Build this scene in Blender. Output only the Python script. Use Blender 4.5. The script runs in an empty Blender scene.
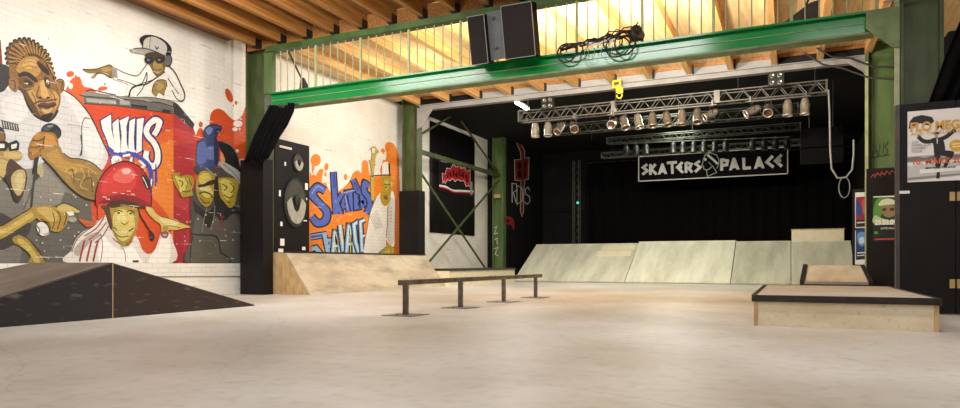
# Indoor skate hall with a painted brick wall, ramps and a dark stage.  Units: metres.
# X runs along the green girder, Y into the hall, Z up; the floor is Z = 0.
import bpy, math, random
from mathutils import Vector, Matrix
from mathutils.geometry import tessellate_polygon
random.seed(4)
SC = bpy.context.scene
COL = SC.collection
PI = math.pi

# ------------------------------------------------------------------ paint data (metres * 1000)
MURAL = [
 ('painted_background', 'grey, red and orange painted ground with orange splashes', [
  ((112,106,95),'P',[(6194,2961),(6822,3183),(7487,3007),(8229,2498),(8469,1876),(8328,691),(6194,692)]),
  ((91,86,77),'P',[(6982,1749),(7487,1966),(8229,1764),(8229,691),(6822,692)]),
  ((127,121,109),'P',[(6790,2553),(7146,2439),(7593,1977),(7487,1706),(6901,1577)]),
  ((128,38,36),'P',[(6194,4333),(6530,4278),(6560,3869),(6500,3789),(6194,3709)]),
  ((205,88,38),'F',[(7593,3690),(7647,3843),(7719,3967),(7848,4017),(7922,3874),(8074,3874),(8151,3819),(8036,3630),(8308,3339),(7922,3480),(7701,3609)]),
  ((205,88,38),'F',[(7744,4062),(7742,4033),(7721,4003),(7688,3978),(7651,3967),(7621,3971),(7604,3990),(7607,4018),(7627,4049),(7660,4073),(7697,4085),(7727,4081)]),
  ((205,88,38),'F',[(7790,4020),(7788,4007),(7782,3996),(7774,3991),(7766,3992),(7760,4000),(7757,4012),(7760,4025),(7766,4035),(7774,4041),(7782,4039),(7788,4032)]),
  ((205,88,38),'F',[(8387,3952),(8377,3928),(8343,3900),(8294,3877),(8245,3864),(8207,3866),(8191,3880),(8201,3904),(8234,3931),(8282,3954),(8332,3967),(8371,3967)]),
  ((205,88,38),'F',[(8348,4013),(8345,4001),(8338,3992),(8328,3986),(8318,3987),(8311,3993),(8308,4003),(8311,4015),(8318,4025),(8328,4030),(8338,4030),(8345,4024)]),
  ((232,223,211),'F',[(7723,3826),(7717,3798),(7703,3776),(7683,3764),(7663,3766),(7648,3782),(7643,3807),(7648,3835),(7663,3858),(7683,3869),(7703,3867),(7717,3851)]),
  ((193,67,34),'P',[(7922,3569),(8510,3659),(9197,3727),(9849,3781),(9849,690),(8151,691)]),
  ((202,93,40),'P',[(8633,2835),(9849,3473),(9849,690),(8151,691),(8428,2245)]),
  ((209,117,42),'P',[(9402,3033),(9849,3227),(9849,690),(9287,690),(9333,2149)]),
  ((194,72,28),'F',[(8975,1823),(9287,1986),(9519,1866),(9807,1478),(9638,963),(9287,799),(9019,1147)]),
  ((162,47,50),'P',[(9849,3781),(10366,3546),(10471,3288),(10471,2047),(10392,689),(9849,690)]),
  ((180,58,54),'P',[(9849,3494),(10418,3428),(10445,3283),(9849,3103)]),
  ((151,32,43),'P',[(9849,1891),(10209,1773),(10158,1182),(10006,690),(9849,690)]),
  ((202,75,28),'F',[(10392,3296),(10445,3475),(10525,3597),(10660,3535),(10798,3429),(10798,3821),(10854,4007),(11023,4120),(11197,4100),(11374,4001),(11554,3961),(11739,4096),(11880,4241),(11880,2680),(11374,2350),(10525,2309),(10366,2676)]),
  ((202,75,28),'F',[(11441,4532),(11471,4457),(11469,4389),(11436,4347),(11380,4343),(11318,4376),(11265,4437),(11236,4511),(11238,4578),(11271,4620),(11326,4626),(11388,4593)]),
  ((194,72,28),'F',[(11603,4377),(11603,4353),(11592,4333),(11574,4320),(11553,4319),(11535,4330),(11525,4349),(11525,4372),(11535,4393),(11553,4406),(11574,4407),(11592,4396)]),
  ((194,72,28),'F',[(11500,4288),(11497,4277),(11489,4268),(11479,4263),(11468,4263),(11460,4269),(11457,4279),(11460,4289),(11468,4299),(11479,4304),(11489,4303),(11497,4297)]),
  ((194,72,28),'F',[(10606,3687),(10599,3653),(10579,3626),(10552,3613),(10525,3616),(10505,3636),(10498,3667),(10505,3700),(10525,3728),(10552,3741),(10579,3738),(10599,3718)]),
  ((194,72,28),'F',[(10584,3586),(10582,3575),(10575,3566),(10565,3561),(10556,3562),(10549,3569),(10546,3579),(10549,3590),(10556,3600),(10565,3604),(10575,3603),(10582,3596)]),
  ((223,215,205),'F',[(11758,3922),(11739,3881),(11686,3844),(11616,3821),(11545,3818),(11494,3836),(11476,3868),(11494,3908),(11545,3945),(11616,3968),(11686,3972),(11739,3955)]),
  ((223,215,205),'F',[(11616,3769),(11604,3744),(11573,3721),(11530,3708),(11488,3706),(11457,3717),(11445,3738),(11457,3763),(11488,3785),(11530,3799),(11573,3801),(11604,3790)]),
  ((223,215,205),'F',[(11699,3788),(11695,3774),(11685,3762),(11671,3756),(11657,3757),(11647,3765),(11643,3778),(11647,3793),(11657,3805),(11671,3811),(11685,3810),(11695,3802)]),
  ((223,215,205),'F',[(11752,4029),(11746,4018),(11730,4007),(11708,4000),(11686,3999),(11671,4003),(11665,4012),(11671,4024),(11686,4034),(11708,4041),(11730,4043),(11746,4038)]),
  ((223,215,205),'F',[(11643,3298),(11649,3278),(11638,3254),(11612,3233),(11580,3220),(11548,3219),(11527,3230),(11521,3250),(11532,3274),(11557,3296),(11590,3308),(11622,3309)]),
 ]),
 ('painted_booth', 'grey painted counter slab above the orange front', [
  ((129,123,114),'P',[(7838,3702),(8017,3806),(8328,3823),(8665,3863),(9141,3984),(9614,4047),(9906,4007),(10379,3655),(10339,3531),(9849,3771),(9208,3720),(8510,3659),(7922,3562),(7903,3690)]),
  ((53,52,49),'P',[(9832,4014),(9956,3989),(10387,3657),(10339,3525),(10158,3635),(9856,3773)]),
  ((98,94,87),'P',[(7922,3695),(8592,3790),(9519,3915),(9832,3880),(9849,3771),(9208,3720),(8510,3659),(7932,3564)]),
  ((152,148,139),'P',[(7960,3667),(8551,3752),(8551,3687),(7979,3599)]),
  ((153,148,139),'P',[(8633,3780),(8845,3808),(8845,3731),(8633,3695)]),
  ((38,37,33),'L',[(7835,3694,7842,3711),(7901,3682,7905,3699),(8591,3789,8593,3806),(9517,3916,9521,3935),(9853,3897,9860,3916)]),
  ((38,37,33),'L',[(7922,3551,7923,3566),(8509,3644,8510,3659),(9207,3706,9209,3722),(9847,3752,9850,3769)]),
  ((46,44,41),'P',[(8866,3755),(9242,3796),(9219,3732),(8888,3702)]),
  ((46,44,41),'P',[(9590,3810),(9783,3819),(9758,3763),(9566,3744)]),
  ((52,50,46),'S',[(7963,3774,7957,3794),(8074,3830,8074,3853),(8306,3835,8311,3858),(8548,3844,8553,3867)]),
  ((67,65,60),'L',[(8582,3844,8602,3849),(8582,3674,8602,3679)]),
 ]),
 ('painted_lettering', 'white painted letters outlined in dark blue on the orange booth', [
  ((46,43,99),'L',[(8275,3310,8218,3323),(8431,3432,8473,3511),(8432,3185,8485,3200),(8499,2943,8549,2970),(8603,2805,8676,2801),(8594,2798,8594,2739),(8436,2870,8391,2832),(8388,3019,8339,2994),(8334,3112,8287,3084),(8300,3184,8251,3162),(8275,3310,8218,3323)]),
  ((46,43,99),'L',[(8509,3302,8455,3312),(8586,3388,8620,3471),(8588,3214,8642,3228),(8619,2943,8673,2954),(8619,2834,8673,2785),(8622,2834,8584,2783),(8550,2981,8498,2959),(8521,3151,8468,3137),(8509,3302,8455,3312)]),
  ((46,43,99),'L',[(8656,3381,8593,3397),(8802,3477,8863,3551),(8742,3303,8797,3307),(8755,2962,8810,2979),(8790,2853,8862,2820),(8681,2825,8623,2762),(8698,3125,8643,3114),(8673,3319,8619,3301),(8656,3381,8593,3397)]),
  ((46,43,99),'L',[(8866,3414,8812,3436),(8933,3460,8986,3539),(8902,3132,8959,3141),(8912,2899,8968,2922),(8945,2860,9025,2827),(8842,2856,8785,2802),(8847,3121,8792,3113),(8866,3414,8812,3436)]),
  ((46,43,99),'L',[(9026,3475,8970,3505),(9122,3511,9187,3587),(9076,3163,9134,3169),(9076,2905,9134,2881),(9011,2865,8959,2787),(9020,3151,8963,3142),(9026,3475,8970,3505)]),
  ((46,43,99),'S',[(9467,3221,9298,3275),(9556,3370,9373,3402),(9620,3582,9392,3466),(9426,3655,9420,3455),(9216,3505,9360,3413),(9106,3304,9310,3323),(9162,3150,9333,3260),(9299,3033,9466,3148),(9366,2903,9563,2964),(9361,2747,9555,2705),(9344,2729,9379,2521),(9324,2736,9171,2601),(9293,2799,9097,2754),(9315,2910,9128,2911)]),
  ((67,71,144),'L',[(8427,2803,8459,2809),(8439,2558,8471,2564)]),
  ((67,71,144),'L',[(8904,2862,8938,2869),(8916,2651,8951,2657)]),
  ((67,71,144),'L',[(9323,2649,9360,2655),(9336,2256,9373,2261)]),
  ((67,71,144),'L',[(9415,2720,9452,2726),(9428,2310,9466,2315)]),
  ((226,219,208),'P',[(8247,3316),(8452,3471),(8458,3193),(8524,2956),(8640,2803),(8594,2768),(8414,2851),(8363,3006),(8310,3098),(8276,3173)]),
  ((226,219,208),'P',[(8482,3307),(8603,3429),(8615,3221),(8646,2948),(8646,2809),(8603,2808),(8524,2970),(8494,3144)]),
  ((226,219,208),'P',[(8624,3389),(8832,3514),(8770,3305),(8782,2970),(8826,2837),(8652,2794),(8670,3119),(8646,3310)]),
  ((226,219,208),'P',[(8839,3425),(8959,3499),(8931,3136),(8940,2911),(8985,2843),(8813,2829),(8820,3117)]),
  ((226,219,208),'P',[(8998,3490),(9154,3549),(9105,3166),(9105,2893),(8985,2826),(8992,3147)]),
  ((226,219,208),'S',[(9434,3232,9330,3265),(9521,3377,9408,3396),(9576,3560,9435,3488),(9425,3617,9421,3493),(9243,3487,9332,3431),(9144,3308,9271,3320),(9194,3171,9300,3239),(9330,3055,9434,3126),(9403,2914,9525,2952),(9397,2739,9517,2713),(9351,2689,9373,2561),(9295,2710,9200,2627),(9255,2791,9134,2762),(9279,2910,9163,2911)]),
  ((57,67,140),'S',[(8704,2730,8698,2766),(8845,2770,8838,2807),(8697,2718,8767,2731),(8850,2681,8865,2719)]),
  ((221,217,211),'S',[(8605,2677,8582,2621),(8494,2702,8542,2630),(8468,2553,8539,2610),(8640,2553,8578,2610),(8640,2628,8578,2619)]),
  ((61,73,151),'S',[(8369,2803,8416,2871),(8594,2689,8612,2772),(8815,2764,8824,2845),(9050,2706,9101,2779),(9231,2572,9317,2621),(9278,2307,9371,2315),(9246,2165,9336,2159)]),
  ((225,221,215),'S',[(8483,2602,8451,2627),(8548,2672,8536,2717),(8613,2661,8654,2698),(8626,2592,8672,2605)]),
  ((225,221,215),'S',[(8700,2710,8690,2750),(8856,2761,8847,2801)]),
  ((225,221,215),'S',[(8859,2728,8906,2730),(8841,2592,8893,2635),(8975,2593,8982,2636)]),
  ((225,221,215),'S',[(9026,2677,9060,2712),(9121,2607,9195,2613),(9037,2537,9114,2546),(9158,2464,9190,2501)]),
  ((225,221,215),'S',[(8508,2779,8516,2821),(8599,2779,8607,2821)]),
  ((225,221,215),'L',[(9313,2370,9343,2370),(9286,2163,9316,2163)]),
  ((67,52,130),'L',[(9411,2673,9441,2676),(9401,2232,9431,2234)]),
 ]),
 ('painted_rapper', 'painted man with braided hair holding a microphone', [
  ((192,188,184),'F',[(6194,3366),(6515,3504),(6728,3522),(6982,3682),(7452,3727),(7593,3708),(7774,3626),(7960,3451),(8112,3228),(8269,2963),(8388,2723),(8348,2532),(8229,2388),(8036,2454),(7885,2542),(7665,2406),(7417,2649),(7146,2354),(6790,2258),(6194,2462)]),
  ((206,202,196),'F',[(7522,3709),(7774,3608),(7998,3387),(8190,3060),(8308,2785),(8190,2493),(7960,2624),(7885,3078),(7701,3433)]),
  ((206,202,196),'F',[(6545,3319),(6853,3453),(6949,3209),(6822,3018),(6605,3042)]),
  ((40,38,34),'S',[(7516,3716,7528,3736),(7766,3616,7781,3635),(8026,3369,8045,3385),(8179,3108,8201,3122),(8317,2856,8339,2869),(8418,2686,8439,2699)]),
  ((67,63,57),'S',[(7893,2615,7876,2612),(7893,2901,7876,2898),(7893,3150,7876,3150),(7946,3296,7936,3312),(8034,3296,8037,3313)]),
  ((52,50,44),'S',[(7853,2982,7879,2989),(7872,2755,7898,2757),(7835,2609,7860,2607)]),
  ((120,112,101),'S',[(7610,3129,7612,3139),(7810,3131,7812,3141),(8035,3136,8037,3147)]),
  ((125,118,105),'S',[(7521,3426,7524,3435),(7627,3413,7630,3422)]),
  ((52,48,42),'L',[(6536,2986,6559,2994),(6558,2861,6580,2869)]),
  ((52,48,42),'L',[(6574,2981,6597,2990),(6595,2862,6618,2871)]),
  ((52,48,42),'L',[(6612,2976,6635,2985),(6633,2863,6656,2872)]),
  ((52,48,42),'L',[(6650,2971,6673,2980),(6672,2865,6694,2874)]),
  ((52,48,42),'L',[(6689,2966,6711,2975),(6710,2866,6733,2875)]),
  ((52,48,42),'L',[(6728,2961,6750,2971),(6749,2867,6772,2877)]),
  ((52,48,42),'L',[(6766,2956,6789,2966),(6788,2868,6811,2878)]),
  ((67,61,54),'L',[(6528,2987,6531,3002),(6804,2959,6808,2974)]),
  ((67,61,54),'L',[(6558,2863,6561,2881),(6805,2858,6808,2877)]),
  ((40,35,31),'F',[(6396,3825),(6545,3897),(6666,3865),(6697,3710),(6636,3566),(6545,3447),(6396,3445)]),
  ((124,86,40),'F',[(6651,3893),(6614,4013),(6614,4126),(6659,4236),(6728,4314),(6822,4375),(6949,4413),(7055,4403),(7162,4359),(7254,4293),(7305,4188),(7340,4077),(7383,3917),(7426,3790),(7487,3666),(7496,3494),(7435,3308),(7357,3181),(7280,3114),(7146,3131),(7030,3184),(6965,3279),(6933,3388),(6853,3502),(6775,3566),(6697,3580),(6659,3733)]),
  ((32,25,18),'S',[(6868,3501,6902,3519),(6917,3344,6950,3366),(7000,3208,7028,3236),(7103,3131,7122,3168),(7282,3103,7277,3143),(7397,3201,7368,3222),(7469,3340,7435,3352)]),
  ((40,29,18),'F',[(6668,3947),(6663,3928),(6652,3913),(6636,3904),(6620,3904),(6608,3913),(6604,3929),(6608,3947),(6620,3963),(6636,3972),(6652,3972),(6663,3963)]),
  ((40,29,18),'F',[(6652,4015),(6648,3997),(6636,3982),(6620,3973),(6604,3973),(6593,3982),(6588,3998),(6593,4016),(6604,4031),(6620,4041),(6636,4040),(6648,4031)]),
  ((40,29,18),'F',[(6649,4096),(6645,4077),(6633,4062),(6617,4053),(6601,4053),(6590,4062),(6585,4077),(6590,4096),(6601,4111),(6617,4120),(6633,4121),(6645,4111)]),
  ((40,29,18),'F',[(6668,4182),(6663,4164),(6652,4148),(6636,4139),(6620,4139),(6608,4148),(6604,4163),(6608,4182),(6620,4197),(6636,4207),(6652,4207),(6663,4198)]),
  ((40,29,18),'F',[(6714,4264),(6710,4246),(6698,4230),(6682,4220),(6665,4220),(6654,4229),(6649,4245),(6654,4263),(6665,4279),(6682,4288),(6698,4289),(6710,4280)]),
  ((40,29,18),'F',[(6776,4336),(6772,4318),(6760,4302),(6744,4292),(6727,4292),(6715,4301),(6711,4317),(6715,4335),(6727,4351),(6744,4361),(6760,4361),(6772,4352)]),
  ((40,29,18),'F',[(6849,4386),(6844,4368),(6832,4351),(6816,4342),(6799,4341),(6787,4350),(6783,4366),(6787,4385),(6799,4401),(6816,4411),(6832,4411),(6844,4402)]),
  ((40,29,18),'F',[(6925,4418),(6921,4399),(6908,4382),(6892,4373),(6875,4372),(6863,4381),(6858,4397),(6863,4416),(6875,4432),(6892,4442),(6908,4443),(6921,4434)]),
  ((40,29,18),'F',[(6999,4432),(6995,4413),(6982,4396),(6965,4387),(6948,4386),(6936,4395),(6932,4411),(6936,4430),(6948,4447),(6965,4456),(6982,4457),(6995,4448)]),
  ((40,29,18),'F',[(7071,4420),(7067,4401),(7054,4384),(7037,4375),(7020,4374),(7007,4383),(7003,4399),(7007,4418),(7020,4435),(7037,4445),(7054,4445),(7067,4436)]),
  ((40,29,18),'F',[(7141,4392),(7136,4373),(7123,4356),(7106,4346),(7088,4346),(7076,4355),(7071,4371),(7076,4390),(7088,4407),(7106,4417),(7123,4417),(7136,4408)]),
  ((40,29,18),'F',[(7204,4358),(7199,4339),(7186,4322),(7169,4312),(7151,4312),(7139,4321),(7134,4338),(7139,4357),(7151,4374),(7169,4383),(7186,4384),(7199,4375)]),
  ((40,29,18),'F',[(7265,4320),(7260,4300),(7247,4284),(7229,4274),(7212,4274),(7199,4283),(7194,4299),(7199,4318),(7212,4335),(7229,4345),(7247,4345),(7260,4336)]),
  ((40,29,18),'F',[(7309,4264),(7304,4245),(7291,4228),(7273,4218),(7255,4218),(7242,4227),(7238,4244),(7242,4263),(7255,4280),(7273,4290),(7291,4290),(7304,4281)]),
  ((40,29,18),'F',[(7340,4197),(7335,4178),(7322,4161),(7304,4151),(7286,4151),(7273,4161),(7268,4177),(7273,4197),(7286,4213),(7304,4223),(7322,4223),(7335,4214)]),
  ((40,29,18),'F',[(7364,4125),(7359,4106),(7346,4089),(7328,4079),(7310,4079),(7297,4089),(7292,4105),(7297,4125),(7310,4141),(7328,4151),(7346,4151),(7359,4142)]),
  ((40,29,18),'F',[(7384,4048),(7379,4029),(7366,4012),(7348,4002),(7330,4002),(7317,4012),(7312,4029),(7317,4048),(7330,4065),(7348,4074),(7366,4074),(7379,4065)]),
  ((40,29,18),'F',[(7409,3972),(7404,3952),(7390,3936),(7372,3926),(7354,3926),(7341,3936),(7336,3953),(7341,3972),(7354,3989),(7372,3998),(7390,3998),(7404,3988)]),
  ((40,29,18),'F',[(7429,3897),(7424,3878),(7411,3862),(7393,3852),(7375,3853),(7362,3862),(7357,3879),(7362,3898),(7375,3915),(7393,3924),(7411,3924),(7424,3914)]),
  ((110,76,34),'F',[(6663,3932),(6660,3921),(6653,3911),(6643,3906),(6633,3906),(6626,3912),(6623,3922),(6626,3933),(6633,3943),(6643,3948),(6653,3948),(6660,3942)]),
  ((110,76,34),'F',[(6648,4001),(6645,3990),(6638,3980),(6628,3975),(6618,3975),(6611,3980),(6608,3990),(6611,4001),(6618,4011),(6628,4017),(6638,4017),(6645,4011)]),
  ((110,76,34),'F',[(6645,4081),(6642,4070),(6635,4060),(6625,4055),(6615,4055),(6608,4060),(6605,4070),(6608,4081),(6615,4091),(6625,4097),(6635,4097),(6642,4091)]),
  ((110,76,34),'F',[(6663,4168),(6660,4156),(6653,4147),(6643,4141),(6633,4141),(6626,4146),(6623,4156),(6626,4167),(6633,4177),(6643,4183),(6653,4183),(6660,4177)]),
  ((110,76,34),'F',[(6709,4250),(6707,4238),(6699,4228),(6689,4222),(6679,4222),(6672,4228),(6669,4238),(6672,4249),(6679,4259),(6689,4265),(6699,4265),(6707,4259)]),
  ((110,76,34),'F',[(6772,4322),(6769,4310),(6761,4300),(6751,4295),(6741,4294),(6734,4300),(6731,4310),(6734,4321),(6741,4331),(6751,4337),(6761,4337),(6769,4332)]),
  ((110,76,34),'F',[(6844,4372),(6841,4360),(6834,4350),(6823,4344),(6813,4344),(6806,4349),(6803,4359),(6806,4371),(6813,4381),(6823,4387),(6834,4387),(6841,4381)]),
  ((110,76,34),'F',[(6920,4403),(6918,4391),(6910,4381),(6900,4375),(6889,4375),(6882,4380),(6879,4390),(6882,4402),(6889,4412),(6900,4418),(6910,4418),(6918,4413)]),
  ((110,76,34),'F',[(6995,4417),(6992,4405),(6984,4395),(6973,4389),(6963,4389),(6955,4394),(6952,4404),(6955,4416),(6963,4426),(6973,4432),(6984,4433),(6992,4427)]),
  ((110,76,34),'F',[(7066,4405),(7063,4393),(7056,4383),(7045,4377),(7034,4377),(7027,4382),(7024,4392),(7027,4404),(7034,4414),(7045,4421),(7056,4421),(7063,4415)]),
  ((110,76,34),'F',[(7136,4377),(7133,4365),(7125,4355),(7114,4349),(7103,4349),(7095,4354),(7093,4364),(7095,4376),(7103,4386),(7114,4393),(7125,4393),(7133,4387)]),
  ((110,76,34),'F',[(7199,4343),(7196,4331),(7188,4321),(7177,4315),(7166,4315),(7158,4320),(7155,4330),(7158,4342),(7166,4353),(7177,4359),(7188,4359),(7196,4353)]),
  ((110,76,34),'F',[(7260,4305),(7257,4293),(7249,4282),(7238,4276),(7227,4276),(7219,4282),(7216,4292),(7219,4304),(7227,4314),(7238,4320),(7249,4321),(7257,4315)]),
  ((110,76,34),'F',[(7304,4249),(7301,4237),(7293,4227),(7282,4220),(7271,4220),(7262,4226),(7260,4236),(7262,4248),(7271,4259),(7282,4265),(7293,4265),(7301,4259)]),
  ((110,76,34),'F',[(7334,4182),(7331,4170),(7323,4160),(7312,4154),(7301,4154),(7293,4160),(7290,4170),(7293,4182),(7301,4192),(7312,4198),(7323,4198),(7331,4192)]),
  ((110,76,34),'F',[(7358,4110),(7355,4098),(7347,4087),(7336,4081),(7325,4081),(7317,4087),(7314,4098),(7317,4110),(7325,4120),(7336,4126),(7347,4126),(7355,4120)]),
  ((110,76,34),'F',[(7379,4033),(7376,4021),(7368,4010),(7357,4005),(7346,4005),(7337,4011),(7334,4021),(7337,4033),(7346,4043),(7357,4049),(7368,4049),(7376,4043)]),
  ((110,76,34),'F',[(7403,3956),(7400,3944),(7392,3934),(7381,3928),(7370,3928),(7361,3935),(7358,3945),(7361,3957),(7370,3967),(7381,3973),(7392,3973),(7400,3967)]),
  ((110,76,34),'F',[(7424,3882),(7421,3870),(7413,3860),(7402,3854),(7390,3855),(7382,3861),(7379,3871),(7382,3883),(7390,3893),(7402,3899),(7413,3899),(7421,3893)]),
  ((48,32,14),'S',[(6649,3925,6649,3945),(6733,3947,6736,3968),(6832,3942,6837,3963)]),
  ((48,32,14),'S',[(6632,3993,6636,4014),(6729,3999,6736,4020),(6842,3970,6851,3991)]),
  ((48,32,14),'S',[(6627,4074,6635,4094),(6733,4058,6743,4079),(6855,4002,6867,4022)]),
  ((48,32,14),'S',[(6644,4160,6654,4180),(6751,4121,6763,4141),(6873,4035,6887,4054)]),
  ((48,32,14),'S',[(6689,4242,6702,4261),(6785,4182,6799,4200),(6897,4067,6913,4084)]),
  ((48,32,14),'S',[(6751,4315,6764,4334),(6864,4244,6878,4263),(6993,4115,7009,4132)]),
  ((48,32,14),'S',[(6822,4365,6837,4383),(6914,4278,6930,4295),(7021,4129,7038,4145)]),
  ((48,32,14),'S',[(6897,4397,6915,4413),(6966,4300,6984,4315),(7050,4140,7068,4154)]),
  ((48,32,14),'S',[(6971,4413,6989,4426),(7017,4311,7036,4324),(7078,4147,7098,4160)]),
  ((48,32,14),'S',[(7042,4402,7061,4413),(7066,4305,7086,4315),(7106,4149,7126,4160)]),
  ((48,32,14),'S',[(7110,4376,7131,4383),(7115,4289,7135,4296),(7134,4148,7154,4157)]),
  ((48,32,14),'S',[(7174,4345,7194,4346),(7159,4269,7180,4273),(7160,4147,7181,4153)]),
  ((48,32,14),'S',[(7235,4310,7253,4304),(7203,4248,7223,4246),(7187,4145,7207,4147)]),
  ((48,32,14),'S',[(7283,4259,7294,4244),(7238,4217,7255,4208),(7210,4140,7229,4137)]),
  ((48,32,14),'S',[(7319,4195,7319,4174),(7267,4180,7276,4161),(7232,4134,7248,4124)]),
  ((48,32,14),'S',[(7348,4123,7338,4102),(7289,4135,7283,4112),(7245,4125,7244,4104)]),
  ((48,32,14),'S',[(7371,4046,7357,4026),(7305,4084,7292,4064),(7255,4109,7242,4089)]),
  ((48,32,14),'S',[(7396,3969,7380,3950),(7321,4033,7304,4015),(7262,4093,7245,4075)]),
  ((48,32,14),'S',[(7417,3894,7400,3877),(7334,3984,7316,3968),(7267,4078,7248,4062)]),
  ((173,129,62),'S',[(6647,3948,6645,3961),(6739,3989,6738,4004),(6825,4006,6826,4021)]),
  ((173,129,62),'S',[(6637,4022,6638,4036),(6737,4043,6740,4058),(6830,4038,6834,4053)]),
  ((173,129,62),'S',[(6643,4105,6647,4120),(6747,4103,6752,4119),(6843,4073,6850,4088)]),
  ((173,129,62),'S',[(6674,4189,6680,4204),(6773,4164,6781,4179),(6865,4109,6874,4123)]),
  ((173,129,62),'S',[(6727,4266,6735,4280),(6814,4220,6823,4233),(6896,4142,6907,4155)]),
  ((173,129,62),'S',[(6793,4328,6804,4340),(6863,4264,6875,4276),(6933,4169,6945,4180)]),
  ((173,129,62),'S',[(6866,4369,6879,4380),(6917,4294,6930,4304),(6972,4188,6985,4198)]),
  ((173,129,62),'S',[(6941,4393,6954,4402),(6972,4311,6986,4320),(7012,4200,7026,4208)]),
  ((173,129,62),'S',[(7013,4395,7028,4401),(7026,4313,7040,4320),(7050,4204,7065,4211)]),
  ((173,129,62),'S',[(7084,4377,7098,4380),(7078,4301,7092,4305),(7088,4199,7103,4205)]),
  ((173,129,62),'S',[(7150,4348,7164,4346),(7127,4281,7142,4282),(7125,4192,7140,4195)]),
  ((173,129,62),'S',[(7213,4314,7225,4307),(7174,4259,7188,4256),(7159,4182,7174,4183)]),
  ((173,129,62),'S',[(7268,4270,7275,4258),(7215,4229,7227,4221),(7191,4169,7205,4166)]),
  ((173,129,62),'S',[(7308,4210,7309,4195),(7248,4190,7255,4177),(7218,4152,7229,4144)]),
  ((173,129,62),'S',[(7339,4141,7334,4125),(7277,4145,7275,4129),(7244,4132,7246,4117)]),
  ((173,129,62),'S',[(7363,4066,7354,4051),(7301,4094,7292,4079),(7269,4107,7261,4092)]),
  ((173,129,62),'S',[(7387,3988,7375,3975),(7324,4041,7312,4028),(7291,4080,7279,4068)]),
  ((173,129,62),'S',[(7410,3912,7397,3900),(7345,3989,7332,3978),(7312,4054,7298,4044)]),
  ((166,124,59),'F',[(6759,3857),(6822,4021),(6933,4118),(7079,4159),(7129,4088),(7146,3924),(7047,3815),(6917,3865),(6822,3824)]),
  ((187,148,77),'F',[(6853,3947),(6933,4068),(7063,4104),(7063,4003),(6949,3923)]),
  ((158,115,58),'F',[(6917,3600),(7047,3698),(7179,3797),(7246,3678),(7417,3649),(7452,3485),(7383,3297),(7246,3184),(7079,3269),(6982,3415)]),
  ((181,139,72),'F',[(6949,3541),(7030,3593),(7079,3470),(7146,3350),(7047,3329),(6982,3415)]),
  ((189,151,83),'F',[(7146,3722),(7212,3806),(7263,3648),(7297,3536),(7229,3487),(7162,3540)]),
  ((180,140,74),'F',[(7348,3633),(7452,3606),(7452,3450),(7383,3366),(7365,3500)]),
  ((86,59,29),'F',[(6790,3586),(6853,3519),(6933,3371),(7030,3225),(7146,3148),(7096,3289),(6998,3436),(6901,3563)]),
  ((96,67,31),'S',[(6991,3547,7005,3558),(7055,3446,7071,3455),(7071,3333,7088,3339)]),
  ((96,67,31),'S',[(7308,3654,7320,3666),(7375,3568,7390,3577),(7392,3470,7408,3476)]),
  ((110,77,36),'S',[(6855,3909,6852,3920),(6965,3970,6965,3984),(7078,3967,7081,3981)]),
  ((110,77,36),'S',[(6886,4000,6884,4011),(6997,4055,6998,4067),(7094,4040,7098,4052)]),
  ((139,97,45),'F',[(6643,3665),(6697,3719),(6767,3712),(6790,3603),(6759,3497),(6697,3515),(6651,3569)]),
  ((54,38,20),'S',[(6666,3647,6666,3661),(6722,3660,6734,3678),(6736,3575,6751,3575),(6707,3522,6718,3516)]),
  ((139,97,45),'F',[(7417,3839),(7469,3887),(7540,3878),(7557,3787),(7522,3674),(7478,3629),(7435,3723)]),
  ((54,38,20),'S',[(7459,3825,7463,3841),(7513,3822,7531,3838),(7497,3704,7512,3705)]),
  ((38,26,14),'S',[(7422,3834,7413,3845),(7470,3878,7468,3895),(7533,3871,7547,3886),(7549,3785,7566,3788),(7515,3675,7530,3673)]),
  ((38,25,14),'F',[(6790,3783),(6869,3861),(6982,3865),(7079,3798),(7104,3737),(7014,3757),(6917,3799),(6822,3758)]),
  ((38,25,14),'F',[(7096,4096),(7179,4068),(7280,3993),(7297,3912),(7229,3929),(7146,3975),(7104,4031)]),
  ((96,67,32),'F',[(6806,3721),(6901,3778),(6998,3736),(7047,3664),(6949,3608),(6853,3618)]),
  ((52,36,19),'F',[(6885,3741),(6982,3732),(7014,3673),(6917,3650)]),
  ((194,181,144),'F',[(6950,3674),(6945,3667),(6935,3663),(6922,3661),(6910,3663),(6902,3669),(6900,3676),(6905,3682),(6916,3687),(6928,3688),(6940,3686),(6948,3681)]),
  ((67,46,24),'F',[(7212,3857),(7280,3857),(7314,3762),(7297,3673),(7229,3708)]),
  ((202,193,169),'F',[(7290,3795),(7291,3775),(7286,3757),(7276,3747),(7265,3748),(7254,3758),(7247,3776),(7245,3796),(7250,3813),(7260,3823),(7271,3823),(7282,3813)]),
  ((19,14,11),'F',[(7280,3771),(7278,3763),(7274,3756),(7268,3753),(7262,3754),(7258,3758),(7256,3765),(7258,3773),(7262,3780),(7268,3784),(7274,3783),(7278,3779)]),
  ((67,45,22),'S',[(6788,3546,6793,3561),(6885,3535,6885,3551),(7000,3596,6996,3609)]),
  ((67,43,20),'S',[(7121,3684,7137,3683),(7088,3558,7104,3559),(7088,3484,7104,3498),(7160,3463,7164,3481),(7248,3483,7244,3499),(7318,3533,7310,3547)]),
  ((52,33,16),'F',[(7172,3500),(7169,3490),(7159,3482),(7146,3477),(7132,3476),(7123,3480),(7119,3488),(7123,3497),(7132,3505),(7146,3511),(7159,3511),(7169,3507)]),
  ((52,33,16),'F',[(7295,3527),(7292,3519),(7283,3511),(7271,3507),(7260,3506),(7251,3510),(7248,3517),(7251,3525),(7260,3533),(7271,3537),(7283,3538),(7292,3534)]),
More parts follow.
